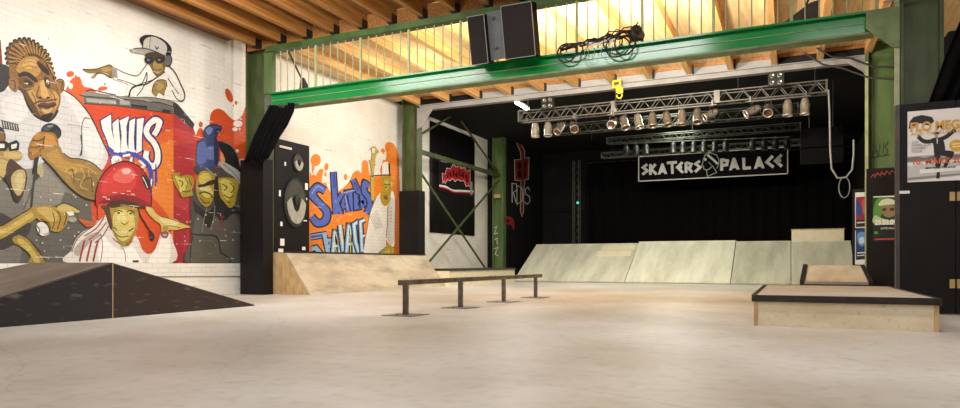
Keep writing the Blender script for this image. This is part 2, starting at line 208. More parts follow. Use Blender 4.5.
  ((52,34,18),'S',[(7034,3350,7026,3368),(7131,3412,7126,3433),(7247,3446,7245,3467),(7367,3490,7363,3511),(7437,3522,7432,3543)]),
  ((81,52,31),'F',[(7096,3356),(7196,3420),(7280,3421),(7383,3469),(7417,3425),(7331,3338),(7229,3292),(7146,3300)]),
  ((27,18,11),'S',[(7096,3331,7096,3348),(7195,3352,7196,3370),(7281,3353,7279,3370),(7403,3423,7397,3438)]),
  ((181,151,94),'F',[(7162,3312),(7263,3316),(7348,3368),(7314,3283),(7229,3249)]),
  ((52,34,18),'S',[(7125,3256,7133,3269),(7228,3207,7230,3223),(7351,3285,7345,3296)]),
  ((28,22,15),'F',[(7146,3165),(7246,3235),(7365,3268),(7314,3164),(7271,3121)]),
  ((83,57,27),'S',[(6973,3409,6990,3421),(7022,3302,7039,3316),(7088,3231,7104,3247)]),
  ((28,26,26),'F',[(7499,2913),(7450,2843),(7370,2801),(7281,2797),(7206,2833),(7165,2898),(7168,2975),(7214,3044),(7292,3087),(7382,3092),(7459,3058),(7502,2992)]),
  ((67,63,65),'F',[(7337,3041),(7334,3016),(7313,2987),(7278,2961),(7239,2947),(7207,2946),(7190,2960),(7192,2985),(7213,3014),(7248,3039),(7287,3054),(7319,3055)]),
  ((125,122,124),'F',[(7368,3058),(7362,3047),(7343,3035),(7316,3024),(7289,3017),(7268,3017),(7260,3023),(7266,3033),(7285,3046),(7312,3057),(7339,3064),(7360,3064)]),
  ((48,43,46),'F',[(7473,2935),(7465,2899),(7445,2870),(7417,2856),(7389,2861),(7369,2882),(7362,2915),(7369,2951),(7389,2980),(7417,2994),(7445,2990),(7465,2968)]),
  ((139,95,38),'F',[(6949,2561),(6973,2681),(7030,2807),(7129,2908),(7263,2932),(7365,2933),(7435,2859),(7469,2726),(7540,2598),(7665,2476),(7487,2417),(7280,2406),(7146,2506),(7047,2425),(6965,2447)]),
  ((173,124,52),'F',[(7212,2889),(7348,2896),(7417,2787),(7487,2625),(7557,2496),(7383,2506),(7246,2623),(7212,2753)]),
  ((58,37,14),'S',[(7013,2746,7015,2763),(7113,2745,7111,2762),(7232,2817,7226,2831)]),
  ((58,37,14),'S',[(6982,2624,6982,2641),(7097,2642,7095,2659),(7198,2692,7193,2707)]),
  ((58,37,14),'S',[(6967,2522,6964,2538),(7082,2556,7077,2572),(7165,2603,7159,2617)]),
  ((58,37,14),'S',[(7204,2855,7221,2856),(7187,2717,7204,2717),(7171,2597,7187,2595),(7138,2508,7153,2504)]),
  ((162,113,46),'F',[(7030,2824),(7146,2894),(7196,2852),(7079,2765)]),
  ((162,113,46),'F',[(6998,2702),(7112,2737),(7162,2711),(7030,2640)]),
  ((158,110,43),'F',[(6982,2582),(7079,2614),(7129,2588),(7030,2523)]),
  ((140,110,54),'F',[(7146,2574),(7314,2702),(7469,2726),(7540,2598),(7665,2546),(7848,2554),(8036,2527),(8190,2438),(8269,2375),(8190,2109),(8151,1849),(7960,1851),(7774,1941),(7593,2099),(7417,2270),(7246,2402)]),
  ((166,126,57),'F',[(7246,2538),(7417,2649),(7522,2526),(7701,2463),(7922,2439),(7774,2260),(7557,2287),(7383,2386)]),
  ((124,98,49),'F',[(7665,2195),(7922,2332),(8171,2253),(8132,1920),(7885,1934)]),
  ((175,149,90),'S',[(7660,2398,7669,2413),(7763,2345,7785,2353),(7689,2211,7713,2222),(7845,2172,7851,2188)]),
  ((175,149,90),'S',[(7840,2389,7855,2399),(7913,2259,7931,2262),(7837,2068,7858,2078),(7994,2009,8001,2024)]),
  ((175,149,90),'S',[(7989,2375,8006,2380),(8028,2197,8044,2205),(8105,2095,8120,2106)]),
  ((175,149,90),'S',[(7551,2386,7564,2397),(7658,2259,7671,2270)]),
  ((175,149,90),'S',[(7771,2447,7776,2463),(7994,2405,8002,2421),(8146,2316,8156,2331)]),
  ((84,61,29),'S',[(7615,2285,7607,2302),(7693,2325,7709,2354),(7727,2130,7747,2135)]),
  ((84,61,29),'S',[(7889,2140,7880,2157),(8028,2222,8044,2253),(8063,1985,8084,1990)]),
  ((38,29,18),'S',[(7170,2467,7188,2487),(7339,2320,7358,2340),(7512,2134,7532,2153),(7692,1976,7710,1998),(7916,1853,7928,1879),(8148,1817,8155,1845)]),
  ((38,29,18),'S',[(7535,2608,7545,2623),(7661,2537,7668,2555),(7846,2545,7850,2564),(8069,2505,8079,2522),(8242,2383,8255,2398)]),
  ((34,32,28),'P',[(7047,2458),(7129,2504),(7096,2331),(7079,2194),(7014,2186),(7030,2322)]),
  ((165,150,107),'F',[(7096,2297),(7146,2388),(7196,2276),(7179,2156),(7112,2165)]),
  ((52,48,40),'P',[(7063,2226),(7146,2169),(7079,2094),(7030,2122)]),
  ((55,52,43),'S',[(7049,2160,7077,2158),(7016,1988,7045,1987),(6999,1786,7029,1786),(6983,1618,7012,1617)]),
  ((83,81,67),'S',[(7023,2023,7038,2019),(6958,1817,6973,1812),(6878,1612,6893,1606)]),
 ]),
 ('painted_bearded_man', 'painted bearded man in black glasses spraying from a can', [
  ((38,32,29),'F',[(6194,2867),(6485,2890),(6575,2826),(6590,2684),(6515,2575),(6194,2462)]),
  ((124,81,27),'F',[(6485,2762),(6560,2791),(6575,2649),(6485,2570)]),
  ((151,124,62),'F',[(6194,2493),(6545,2548),(6697,2539),(6822,2525),(6853,2447),(6790,2373),(6666,2339),(6545,2098),(6194,2056)]),
  ((184,158,95),'F',[(6575,2488),(6697,2523),(6822,2509),(6838,2445),(6728,2397),(6590,2393)]),
  ((176,153,92),'F',[(6367,2330),(6575,2359),(6636,2303),(6575,2101),(6455,1992),(6367,2045)]),
  ((67,43,29),'F',[(6666,2388),(6744,2350),(6822,2295),(6917,2208),(6901,2074),(6822,2130),(6697,2148),(6605,2073),(6605,2266)]),
  ((52,36,25),'F',[(6575,2069),(6666,1950),(6697,1790),(6775,1683),(6853,1804),(6917,2009),(6917,2175),(6822,2196),(6666,2145)]),
  ((172,150,97),'F',[(6682,2114),(6775,2223),(6885,2221),(6901,2074),(6869,1905),(6790,1799),(6712,1889),(6682,2000)]),
  ((187,168,119),'F',[(6744,2121),(6838,2182),(6869,2037),(6806,1899),(6744,1991)]),
  ((39,27,18),'S',[(6363,2133,6370,2148),(6540,2059,6549,2073),(6644,1943,6658,1953),(6721,1724,6735,1731)]),
  ((22,21,20),'P',[(6194,2618),(6590,2668),(6636,2643),(6759,2712),(6806,2670),(6798,2554),(6651,2507),(6636,2578),(6590,2506),(6194,2462)]),
  ((223,217,201),'P',[(6367,2599),(6575,2617),(6575,2552),(6367,2520)]),
  ((214,208,190),'P',[(6674,2617),(6767,2656),(6759,2581),(6682,2553)]),
  ((55,52,47),'F',[(6194,1464),(6485,1515),(6790,1372),(6982,1383),(6949,1182),(6728,1010),(6485,908),(6194,903)]),
  ((166,135,52),'F',[(6194,1246),(6515,1293),(6697,1416),(6885,1543),(7047,1621),(7146,1561),(7079,1456),(6885,1312),(6697,1188),(6515,1069),(6194,965)]),
  ((191,166,83),'F',[(6194,1183),(6545,1246),(6759,1387),(6982,1533),(7030,1486),(6790,1307),(6545,1166),(6194,1059)]),
  ((53,40,14),'S',[(6195,1237,6193,1254),(6517,1284,6512,1301),(6732,1427,6724,1442),(6922,1554,6913,1569),(7019,1628,7009,1643)]),
  ((53,40,14),'S',[(6196,941,6192,958),(6518,1061,6511,1077),(6732,1198,6724,1213),(6954,1357,6944,1372)]),
  ((160,128,52),'F',[(6982,1600),(7112,1660),(7314,1675),(7452,1651),(7540,1710),(7629,1647),(7647,1525),(7593,1382),(7505,1273),(7417,1235),(7314,1265),(7246,1398),(7112,1424)]),
  ((187,160,83),'F',[(7079,1607),(7246,1653),(7383,1594),(7452,1478),(7348,1403),(7212,1481)]),
  ((67,48,16),'S',[(7340,1572,7356,1578),(7374,1439,7391,1440),(7340,1285,7357,1282)]),
  ((67,48,16),'S',[(7427,1594,7443,1602),(7478,1479,7496,1482),(7426,1289,7443,1285)]),
  ((67,48,16),'S',[(7514,1634,7530,1644),(7583,1520,7603,1524),(7531,1346,7548,1342)]),
  ((67,48,16),'S',[(7142,1435,7149,1451),(7273,1376,7287,1389),(7306,1279,7322,1285)]),
  ((186,162,90),'F',[(7417,1649),(7522,1726),(7629,1717),(7756,1674),(7848,1627),(7774,1587),(7629,1594),(7487,1584)]),
  ((53,40,14),'S',[(7421,1659,7413,1672),(7524,1727,7521,1743),(7662,1712,7668,1728),(7843,1620,7852,1634)]),
  ((208,205,192),'F',[(7079,1338),(7162,1393),(7263,1330),(7280,1229),(7196,1158),(7112,1205)]),
  ((76,74,67),'S',[(7072,1333,7087,1343),(7119,1254,7139,1258),(7104,1190,7121,1186)]),
  ((166,164,153),'P',[(7196,1175),(7280,1229),(7297,1195),(7212,1150)]),
  ((214,213,206),'P',[(7593,1592),(7701,1617),(7737,1549),(7647,1525)]),
  ((151,148,140),'F',[(7774,1471),(7764,1444),(7737,1423),(7701,1414),(7665,1419),(7638,1437),(7629,1463),(7638,1490),(7665,1511),(7701,1520),(7737,1515),(7764,1497)]),
  ((178,85,40),'P',[(7811,1500),(8074,1444),(8093,1372),(7960,1347),(7829,1448)]),
  ((129,124,117),'F',[(8288,1456),(8280,1418),(8259,1390),(8229,1379),(8200,1387),(8178,1413),(8171,1449),(8178,1486),(8200,1514),(8229,1526),(8259,1518),(8280,1492)]),
  ((152,124,48),'F',[(6697,1107),(6822,1160),(6949,1082),(7079,918),(7212,751),(7229,692),(6949,692),(6982,817),(6853,947),(6728,1026)]),
  ((184,161,77),'F',[(6790,1110),(6917,1048),(7047,884),(7146,717),(7047,717),(6949,883),(6790,1028)]),
  ((53,40,14),'S',[(6818,1154,6825,1167),(6961,1077,6970,1089),(7106,914,7118,923),(7223,713,7236,721)]),
  ((210,206,194),'F',[(7093,1087),(7091,1082),(7086,1078),(7079,1076),(7073,1077),(7068,1081),(7066,1086),(7068,1091),(7073,1095),(7079,1096),(7086,1095),(7091,1092)]),
  ((210,206,194),'F',[(7192,1039),(7190,1034),(7186,1030),(7179,1028),(7172,1030),(7167,1033),(7165,1038),(7167,1043),(7172,1047),(7179,1049),(7186,1047),(7190,1044)]),
  ((210,206,194),'F',[(7643,1314),(7641,1309),(7636,1305),(7629,1303),(7622,1304),(7616,1308),(7614,1313),(7616,1318),(7622,1322),(7629,1324),(7636,1323),(7641,1320)]),
  ((210,206,194),'F',[(7752,1178),(7750,1173),(7745,1168),(7737,1167),(7730,1168),(7725,1172),(7723,1177),(7725,1182),(7730,1186),(7737,1188),(7745,1187),(7750,1183)]),
  ((210,206,194),'F',[(6946,916),(6944,911),(6940,907),(6933,906),(6927,907),(6922,911),(6920,915),(6922,920),(6927,924),(6933,926),(6940,924),(6944,921)]),
  ((210,206,194),'F',[(7226,904),(7224,899),(7219,895),(7212,893),(7206,895),(7201,898),(7199,903),(7201,909),(7206,912),(7212,914),(7219,913),(7224,909)]),
  ((210,206,194),'F',[(7328,1779),(7326,1774),(7321,1770),(7314,1768),(7307,1768),(7302,1772),(7300,1777),(7302,1782),(7307,1786),(7314,1788),(7321,1787),(7326,1784)]),
  ((210,206,194),'F',[(7825,1252),(7823,1246),(7818,1242),(7811,1241),(7803,1242),(7798,1245),(7796,1251),(7798,1256),(7803,1260),(7811,1262),(7818,1261),(7823,1257)]),
  ((210,206,194),'F',[(7501,1099),(7499,1094),(7494,1090),(7487,1088),(7480,1090),(7475,1093),(7473,1098),(7475,1104),(7480,1108),(7487,1109),(7494,1108),(7499,1104)]),
  ((210,206,194),'F',[(7975,1744),(7973,1739),(7967,1734),(7960,1732),(7952,1733),(7947,1737),(7945,1742),(7947,1747),(7952,1752),(7960,1754),(7967,1753),(7973,1749)]),
  ((210,206,194),'F',[(7770,1870),(7768,1864),(7763,1860),(7756,1858),(7748,1859),(7743,1862),(7741,1867),(7743,1873),(7748,1877),(7756,1879),(7763,1879),(7768,1875)]),
  ((210,206,194),'F',[(7734,1902),(7732,1897),(7726,1892),(7719,1890),(7712,1891),(7706,1894),(7705,1899),(7706,1905),(7712,1909),(7719,1911),(7726,1911),(7732,1907)]),
  ((210,206,194),'F',[(7159,1815),(7157,1810),(7152,1806),(7146,1804),(7139,1805),(7134,1808),(7132,1813),(7134,1818),(7139,1822),(7146,1824),(7152,1823),(7157,1820)]),
  ((210,206,194),'F',[(6962,1914),(6960,1909),(6956,1905),(6949,1903),(6943,1904),(6938,1907),(6936,1912),(6938,1917),(6943,1921),(6949,1923),(6956,1922),(6960,1919)]),
 ]),
 ('painted_helmet_man', 'painted grinning man in a red helmet and white track jacket', [
  ((210,202,190),'F',[(7665,691),(7683,929),(7756,1107),(7885,1254),(8074,1371),(8229,1562),(8348,1681),(8469,1466),(8633,1135),(8802,1025),(8931,1221),(9019,1147),(9107,954),(9242,877),(9379,959),(9472,1161),(9543,1324),(9710,1331),(9807,1171),(9758,690)]),
  ((232,225,214),'F',[(8269,1197),(8469,1017),(8675,946),(8888,1027),(9019,836),(9063,690),(8229,691)]),
  ((232,225,214),'F',[(9287,838),(9472,1041),(9566,1244),(9734,1230),(9710,690),(9287,690)]),
  ((166,153,140),'F',[(7719,930),(7922,1148),(8151,1266),(8229,1195),(7998,1043),(7811,824)]),
  ((139,45,50),'S',[(7846,723,7812,730),(7893,929,7858,936),(7939,1100,7905,1107)]),
  ((139,45,50),'S',[(7977,723,7942,731),(8025,931,7990,938),(8072,1104,8037,1111)]),
  ((139,45,50),'S',[(8101,724,8066,731),(8150,933,8114,941),(8198,1107,8162,1115)]),
  ((139,67,67),'S',[(8005,1106,7990,1124),(8199,1259,8181,1275),(8358,1452,8338,1466)]),
  ((139,67,67),'S',[(8121,1055,8104,1072),(8279,1189,8259,1204),(8399,1381,8377,1392)]),
  ((139,67,67),'S',[(7929,1175,7915,1194),(8160,1330,8142,1347),(8319,1561,8297,1573)]),
  ((69,59,52),'S',[(7690,891,7675,897),(7781,1104,7767,1112),(7928,1250,7917,1262),(8119,1386,8106,1397),(8276,1597,8261,1606)]),
  ((96,85,76),'S',[(8627,1017,8640,1025),(8710,907,8724,912),(8731,718,8746,720)]),
  ((96,85,76),'S',[(8222,1231,8236,1233),(8262,1013,8276,1013),(8222,719,8236,718)]),
  ((67,58,50),'P',[(8888,748),(9019,758),(9019,710),(8888,710)]),
  ((195,75,38),'P',[(8171,1796),(8388,1777),(8348,1607),(8171,1449)]),
  ((152,127,54),'F',[(8388,1758),(8551,1827),(8802,1867),(8975,1803),(9019,1613),(8975,1339),(8845,1141),(8696,1042),(8571,1114),(8469,1279),(8408,1499)]),
  ((195,176,95),'F',[(8510,1655),(8633,1720),(8802,1694),(8910,1606),(8931,1375),(8802,1178),(8654,1116),(8530,1263),(8469,1466)]),
  ((207,193,124),'F',[(8571,1622),(8675,1667),(8760,1520),(8675,1458),(8571,1490)]),
  ((81,54,31),'F',[(8229,1746),(8308,1641),(8368,1460),(8428,1314),(8469,1391),(8428,1612),(8388,1758)]),
  ((54,40,20),'S',[(8513,1647,8506,1664),(8592,1679,8592,1699),(8672,1657,8679,1676)]),
  ((54,40,20),'S',[(8763,1664,8756,1681),(8844,1696,8846,1718),(8925,1656,8937,1674)]),
  ((38,28,16),'F',[(8623,1644),(8619,1635),(8608,1628),(8592,1625),(8576,1626),(8565,1632),(8561,1640),(8565,1649),(8576,1656),(8592,1659),(8608,1658),(8619,1652)]),
  ((38,28,16),'F',[(8877,1652),(8873,1643),(8861,1636),(8845,1632),(8829,1634),(8817,1639),(8813,1647),(8817,1656),(8829,1663),(8845,1667),(8861,1666),(8873,1660)]),
  ((96,74,29),'S',[(8629,1467,8638,1482),(8717,1422,8717,1442),(8807,1477,8797,1491)]),
  ((67,50,22),'S',[(8482,1364,8497,1382),(8587,1292,8597,1314),(8762,1279,8757,1303),(8916,1365,8903,1384)]),
  ((194,184,144),'F',[(8551,1327),(8654,1298),(8802,1312),(8760,1272),(8633,1263)]),
  ((67,50,22),'S',[(8505,1255,8515,1269),(8631,1182,8636,1200),(8803,1208,8801,1225)]),
  ((129,110,47),'S',[(8461,1158,8477,1176),(8585,1067,8599,1087),(8718,1010,8717,1036),(8895,1114,8881,1133)]),
  ((67,38,22),'F',[(8348,1774),(8510,1861),(8802,1905),(9063,1849),(9197,1781),(8975,1765),(8717,1784),(8469,1727)]),
  ((166,38,38),'F',[(8141,1739),(8132,1957),(8190,2182),(8308,2379),(8469,2530),(8633,2608),(8802,2632),(8997,2581),(9152,2444),(9265,2260),(9310,2027),(9287,1828),(9107,1853),(8888,1931),(8633,1928),(8388,1869)]),
  ((189,54,47),'F',[(8229,2039),(8308,2269),(8469,2437),(8675,2538),(8888,2528),(8975,2345),(8888,2105),(8592,2019),(8348,1959)]),
  ((202,90,81),'F',[(8469,2287),(8592,2452),(8802,2517),(8931,2418),(8845,2254),(8633,2212)]),
  ((212,161,153),'F',[(8654,2460),(8760,2511),(8845,2484),(8802,2402),(8696,2389)]),
  ((126,28,31),'F',[(8190,1798),(8388,1925),(8675,1989),(8975,1978),(9219,1881),(9265,1786),(9019,1846),(8675,1894),(8388,1832)]),
  ((52,18,18),'S',[(8144,1739,8119,1737),(8144,1957,8119,1957),(8202,2179,8178,2185),(8318,2373,8298,2386),(8476,2520,8462,2540),(8677,2611,8674,2636),(8883,2611,8893,2637),(9096,2507,9118,2527),(9250,2274,9279,2286),(9295,2006,9325,2009),(9273,1808,9302,1808)]),
  ((38,34,32),'F',[(9085,2397),(9141,2423),(9242,2297),(9265,2162),(9197,2155),(9107,2283)]),
  ((201,195,185),'S',[(9098,2375,9116,2385),(9165,2266,9183,2275),(9210,2172,9229,2181)]),
  ((28,21,16),'S',[(8983,1761,9010,1772),(9050,1609,9076,1622),(9184,1420,9209,1435),(9298,1267,9323,1282)]),
  ((46,35,25),'F',[(9265,1352),(9379,1237),(9333,1137),(9265,1194)]),
  ((225,210,200),'L',[(8268,1909,8269,1920),(8348,1912,8348,1923)]),
  ((225,210,200),'L',[(8469,2011,8469,2022),(8550,2015,8551,2026)]),
  ((225,210,200),'L',[(8633,2008,8634,2019),(8717,2012,8718,2023)]),
  ((225,210,200),'L',[(8845,2018,8845,2029),(8931,2022,8932,2034)]),
  ((225,210,200),'L',[(8328,1877,8328,1888),(8408,1880,8408,1892)]),
  ((225,210,200),'L',[(8759,2067,8760,2079),(8845,2072,8845,2083)]),
  ((194,169,95),'F',[(9174,1799),(9310,1790),(9426,1678),(9590,1609),(9856,1604),(10081,1513),(10287,1461),(10107,1431),(9906,1380),(9710,1372),(9662,1288),(9543,1304),(9519,1464),(9379,1556),(9242,1666)]),
  ((209,192,130),'F',[(9472,1621),(9710,1596),(9956,1548),(9856,1460),(9614,1489)]),
  ((96,69,25),'S',[(9516,1637,9522,1652),(9755,1591,9762,1606),(10103,1507,10110,1523),(10283,1453,10291,1469)]),
  ((96,69,25),'S',[(9614,1441,9614,1455),(9806,1451,9808,1465),(10003,1419,10008,1434)]),
  ((166,128,52),'F',[(9698,1402),(9688,1371),(9662,1347),(9626,1338),(9590,1344),(9564,1365),(9555,1395),(9564,1426),(9590,1449),(9626,1459),(9662,1453),(9688,1432)]),
  ((124,81,81),'F',[(9519,1303),(9614,1347),(9710,1311),(9662,1207),(9543,1223)]),
  ((187,149,144),'F',[(9667,1268),(9660,1256),(9640,1246),(9614,1242),(9588,1244),(9569,1252),(9562,1264),(9569,1277),(9588,1286),(9614,1291),(9640,1288),(9660,1280)]),
 ]),
 ('painted_deejay', 'painted deejay in a white cap and headphones behind the booth', [
  ((221,214,203),'F',[(8760,3884),(8802,4123),(8931,4348),(9197,4573),(9519,4619),(9758,4519),(9956,4320),(10081,4141),(9906,4040),(9287,3984)]),
  ((225,218,207),'F',[(8469,4229),(8592,4355),(8760,4304),(8997,4306),(9197,4573),(9107,4236),(8931,4116),(8675,4130),(8489,4141)]),
  ((125,98,50),'F',[(7885,4169),(7998,4199),(8229,4278),(8308,4336),(8408,4381),(8510,4333),(8489,4197),(8428,4144),(8308,4188),(8190,4167),(8112,4065),(8055,4051),(8151,4166),(7998,4127)]),
  ((158,133,81),'F',[(8229,4260),(8368,4333),(8449,4299),(8328,4230)]),
  ((54,41,22),'S',[(7884,4153,7885,4167),(8075,4194,8073,4208),(8271,4300,8266,4313),(8406,4372,8410,4390),(8505,4326,8515,4340)]),
  ((54,41,22),'S',[(8039,4051,8032,4059),(8134,4137,8129,4149),(8286,4185,8290,4199),(8425,4138,8432,4151)]),
  ((139,134,125),'P',[(8449,4355),(8551,4363),(8571,4180),(8469,4155)]),
  ((47,44,40),'S',[(8546,4335,8555,4353),(8714,4302,8721,4321),(8978,4311,8972,4329),(9115,4467,9099,4475),(9228,4635,9211,4641)]),
  ((47,44,40),'S',[(8548,4147,8554,4165),(8757,4142,8763,4160),(9022,4127,9015,4147),(9139,4278,9120,4283),(9207,4454,9187,4456)]),
  ((47,44,40),'S',[(8833,3899,8814,3899),(8875,4058,8858,4066),(9067,4179,9059,4194),(9338,4324,9328,4339),(9573,4524,9560,4537)]),
  ((47,44,40),'S',[(9702,4701,9718,4719),(9847,4617,9866,4634),(9970,4444,9991,4457),(10094,4227,10120,4234),(10048,4084,10064,4062),(9914,4091,9898,4072),(9793,4245,9773,4231)]),
  ((47,44,40),'S',[(9676,4452,9696,4467),(9798,4318,9817,4334),(9946,4188,9965,4204)]),
  ((47,44,40),'S',[(9186,4452,9207,4458),(9186,4297,9207,4298),(9076,4078,9094,4072),(8967,3937,8983,3929)]),
  ((41,39,35),'S',[(8817,3874,8787,3875),(8859,4013,8831,4024),(8981,4114,8968,4139),(9203,4207,9190,4231),(9482,4436,9463,4456),(9624,4553,9604,4573)]),
  ((112,86,43),'F',[(9219,4697),(9333,4887),(9566,4954),(9638,4812),(9614,4603),(9519,4458),(9402,4428),(9310,4524)]),
  ((152,126,74),'F',[(9356,4695),(9519,4739),(9566,4591),(9449,4480),(9356,4536)]),
  ((32,29,26),'F',[(9041,5017),(9107,5135),(9287,5210),(9519,5222),(9710,5158),(9783,5056),(9734,4879),(9614,4927),(9379,4940),(9197,4887)]),
  ((186,180,168),'F',[(9107,4901),(9129,5064),(9287,5181),(9472,5197),(9638,5136),(9662,4981),(9566,4893),(9379,4900),(9152,4835)]),
  ((153,147,136),'F',[(8823,4770),(8975,4852),(9152,4904),(9356,4913),(9287,4815),(9063,4761),(8888,4741)]),
  ((32,30,26),'S',[(8826,4762,8820,4778),(8976,4843,8973,4862),(9150,4892,9153,4912),(9352,4903,9360,4924),(9562,4883,9571,4904)]),
  ((32,30,26),'S',[(9117,4902,9097,4899),(9139,5061,9120,5066),(9289,5175,9286,5194),(9467,5191,9477,5211),(9652,5115,9672,5131),(9675,4963,9697,4972)]),
  ((81,76,68),'S',[(9281,5169,9294,5172),(9258,5024,9271,5027),(9258,4905,9271,4909)]),
  ((54,52,76),'S',[(9368,5010,9391,5030),(9423,4954,9428,4993),(9482,5021,9462,5033)]),
  ((67,52,32),'F',[(9152,4776),(9333,4887),(9590,4900),(9590,4799),(9287,4716)]),
  ((39,40,43),'F',[(9152,4718),(9287,4765),(9356,4715),(9287,4637),(9174,4626)]),
  ((39,40,43),'F',[(9402,4787),(9566,4853),(9614,4785),(9519,4709),(9426,4694)]),
  ((124,129,135),'F',[(9262,4709),(9258,4699),(9246,4689),(9231,4682),(9215,4680),(9203,4684),(9199,4691),(9203,4701),(9215,4711),(9231,4718),(9246,4720),(9258,4717)]),
  ((124,129,135),'F',[(9517,4779),(9512,4769),(9500,4759),(9484,4752),(9468,4750),(9456,4753),(9451,4761),(9456,4771),(9468,4781),(9484,4788),(9500,4790),(9512,4787)]),
  ((96,96,103),'F',[(9638,4893),(9734,4940),(9783,4852),(9734,4716),(9638,4691)]),
  ((28,26,24),'S',[(9641,4884,9635,4902),(9727,4926,9742,4955),(9770,4848,9796,4856),(9725,4724,9743,4708),(9638,4701,9638,4680)]),
  ((67,47,20),'S',[(9353,4546,9360,4565),(9449,4540,9449,4560),(9547,4597,9539,4612)]),
  ((67,47,20),'S',[(9327,4483,9340,4497),(9423,4425,9429,4444),(9545,4477,9541,4491)]),
  ((139,113,61),'F',[(9310,4088),(9356,4258),(9472,4366),(9614,4381),(9662,4291),(9614,4158),(9590,4072),(9472,4105),(9402,4010)]),
  ((165,140,86),'F',[(9402,4209),(9519,4317),(9590,4254),(9472,4146)]),
  ((54,41,22),'S',[(9318,4088,9302,4088),(9363,4255,9349,4260),(9475,4359,9470,4373),(9631,4379,9645,4395),(9654,4268,9670,4274)]),
 ]),
 ('painted_hooded_figures', 'painted dark hooded figures with yellow faces beside a blue can', [
  ((68,64,58),'F',[(10261,2029),(10471,2432),(10688,2673),(11081,2810),(11554,2642),(11770,2251),(11880,1935),(11880,688),(10158,690),(10261,1185)]),
  ((85,81,72),'F',[(10418,1702),(10854,1905),(11374,1853),(11677,1598),(11880,1236),(11880,688),(10209,689),(10313,1272)]),
  ((40,38,34),'F',[(10313,2034),(10471,1919),(10688,1806),(10910,1953),(11139,2015),(11494,1998),(11677,1828),(11433,1812),(11139,1614),(10910,1733),(10743,1461),(10525,1709),(10366,1783)]),
  ((34,32,28),'S',[(10259,1297,10263,1327),(10523,1286,10527,1316),(10899,1278,10921,1309),(11005,1158,11042,1171),(11063,935,11099,953),(11295,804,11333,822),(11324,697,11364,703)]),
  ((34,32,28),'S',[(10249,720,10221,722),(10275,1015,10247,1018),(10327,1270,10299,1273)]),
  ((127,122,110),'S',[(10677,1894,10698,1891),(10595,1629,10617,1626),(10541,1367,10563,1365)]),
  ((127,122,110),'S',[(10899,1953,10921,1953),(10871,1688,10893,1687),(10787,1422,10809,1419)]),
  ((107,102,93),'S',[(10471,1184,10472,1199),(10853,1174,10855,1190)]),
  ((126,41,41),'L',[(11095,1812,11124,1813),(11095,1456,11124,1457)]),
  ((126,41,41),'L',[(11052,1709,11052,1731),(11182,1717,11182,1739)]),
  ((126,41,41),'L',[(11052,1622,11052,1640),(11182,1630,11182,1648)]),
  ((28,27,26),'F',[(10995,3351),(11139,3408),(11344,3363),(11554,3168),(11646,2906),(11708,2660),(11554,2780),(11374,2893),(11168,2955),(11110,3170)]),
  ((124,121,112),'S',[(11134,3389,11143,3405),(11367,3349,11380,3364),(11575,3168,11595,3177),(11667,2884,11688,2890)]),
  ((209,139,81),'F',[(11081,3165),(11168,3089),(11197,2959),(11081,2921)]),
  ((166,162,153),'F',[(10967,2884),(11139,2951),(11433,2878),(11677,2772),(11802,2671),(11770,2297),(11677,2472),(11494,2635),(11255,2743)]),
  ((95,92,85),'S',[(11131,2899,11146,2915),(11425,2757,11442,2772),(11698,2515,11718,2528)]),
  ((95,92,85),'S',[(11015,2862,11032,2876),(11305,2653,11324,2666),(11544,2363,11565,2374)]),
  ((194,186,142),'F',[(11631,3064),(11770,3107),(11802,2972),(11677,2910)]),
  ((57,67,108),'F',[(10418,3258),(10525,3339),(10633,3422),(10606,3547),(10688,3659),(10882,3739),(11081,3743),(11110,3659),(10995,3572),(10967,3435),(11023,3356),(11009,2889),(10798,2774),(10525,2739),(10392,2764)]),
  ((81,94,148),'F',[(10445,3219),(10606,3331),(10688,3150),(10688,2933),(10525,2824),(10418,2853)]),
  ((114,126,166),'F',[(10660,3578),(10770,3664),(10854,3613),(10743,3484)]),
  ((95,108,156),'F',[(10688,3193),(10910,3250),(10910,3008),(10715,2958)]),
  ((39,43,72),'F',[(10910,3623),(11110,3682),(10995,3550),(10967,3413),(11023,3334),(11009,2911),(10910,2854),(10882,3223)]),
  ((26,29,49),'S',[(10425,3251,10411,3264),(10618,3393,10594,3399),(10618,3546,10594,3548),(10722,3668,10708,3683),(10909,3734,10911,3755),(11105,3716,11114,3736)]),
  ((63,64,71),'F',[(10366,2760),(10633,2752),(10910,2788),(11023,2626),(10910,2524),(10688,2629),(10471,2603),(10366,2633)]),
  ((139,144,158),'S',[(10654,2748,10667,2764),(10792,2678,10805,2694),(10960,2611,10973,2627)]),
  ((151,129,41),'F',[(9783,2520),(9906,2556),(10006,2506),(10158,2545),(10313,2521),(10339,2375),(10287,2243),(10313,2140),(10158,2083),(10031,2072),(9956,2189),(9856,2303)]),
  ((193,176,89),'F',[(9856,2488),(10006,2464),(10158,2482),(10209,2361),(10107,2225),(10006,2174),(9956,2293)]),
  ((83,67,16),'S',[(9948,2408,9963,2426),(10040,2361,10072,2371),(9994,2281,10017,2274)]),
  ((83,67,16),'S',[(10096,2469,10118,2482),(10169,2377,10198,2382),(10120,2272,10144,2267)]),
  ((83,67,16),'S',[(10028,2186,10033,2207),(10160,2177,10156,2199),(10267,2231,10255,2249)]),
  ((83,67,16),'S',[(10197,2461,10221,2472),(10275,2322,10299,2333)]),
  ((151,129,41),'F',[(10418,2512),(10525,2653),(10688,2694),(10882,2653),(10938,2483),(10910,2261),(10826,2034),(10688,1914),(10525,1987),(10418,2149),(10392,2338)]),
  ((187,169,79),'F',[(10471,2539),(10633,2644),(10798,2599),(10798,2424),(10660,2323),(10525,2374)]),
  ((194,178,94),'F',[(10606,2361),(10770,2356),(10854,2211),(10688,2109),(10552,2205)]),
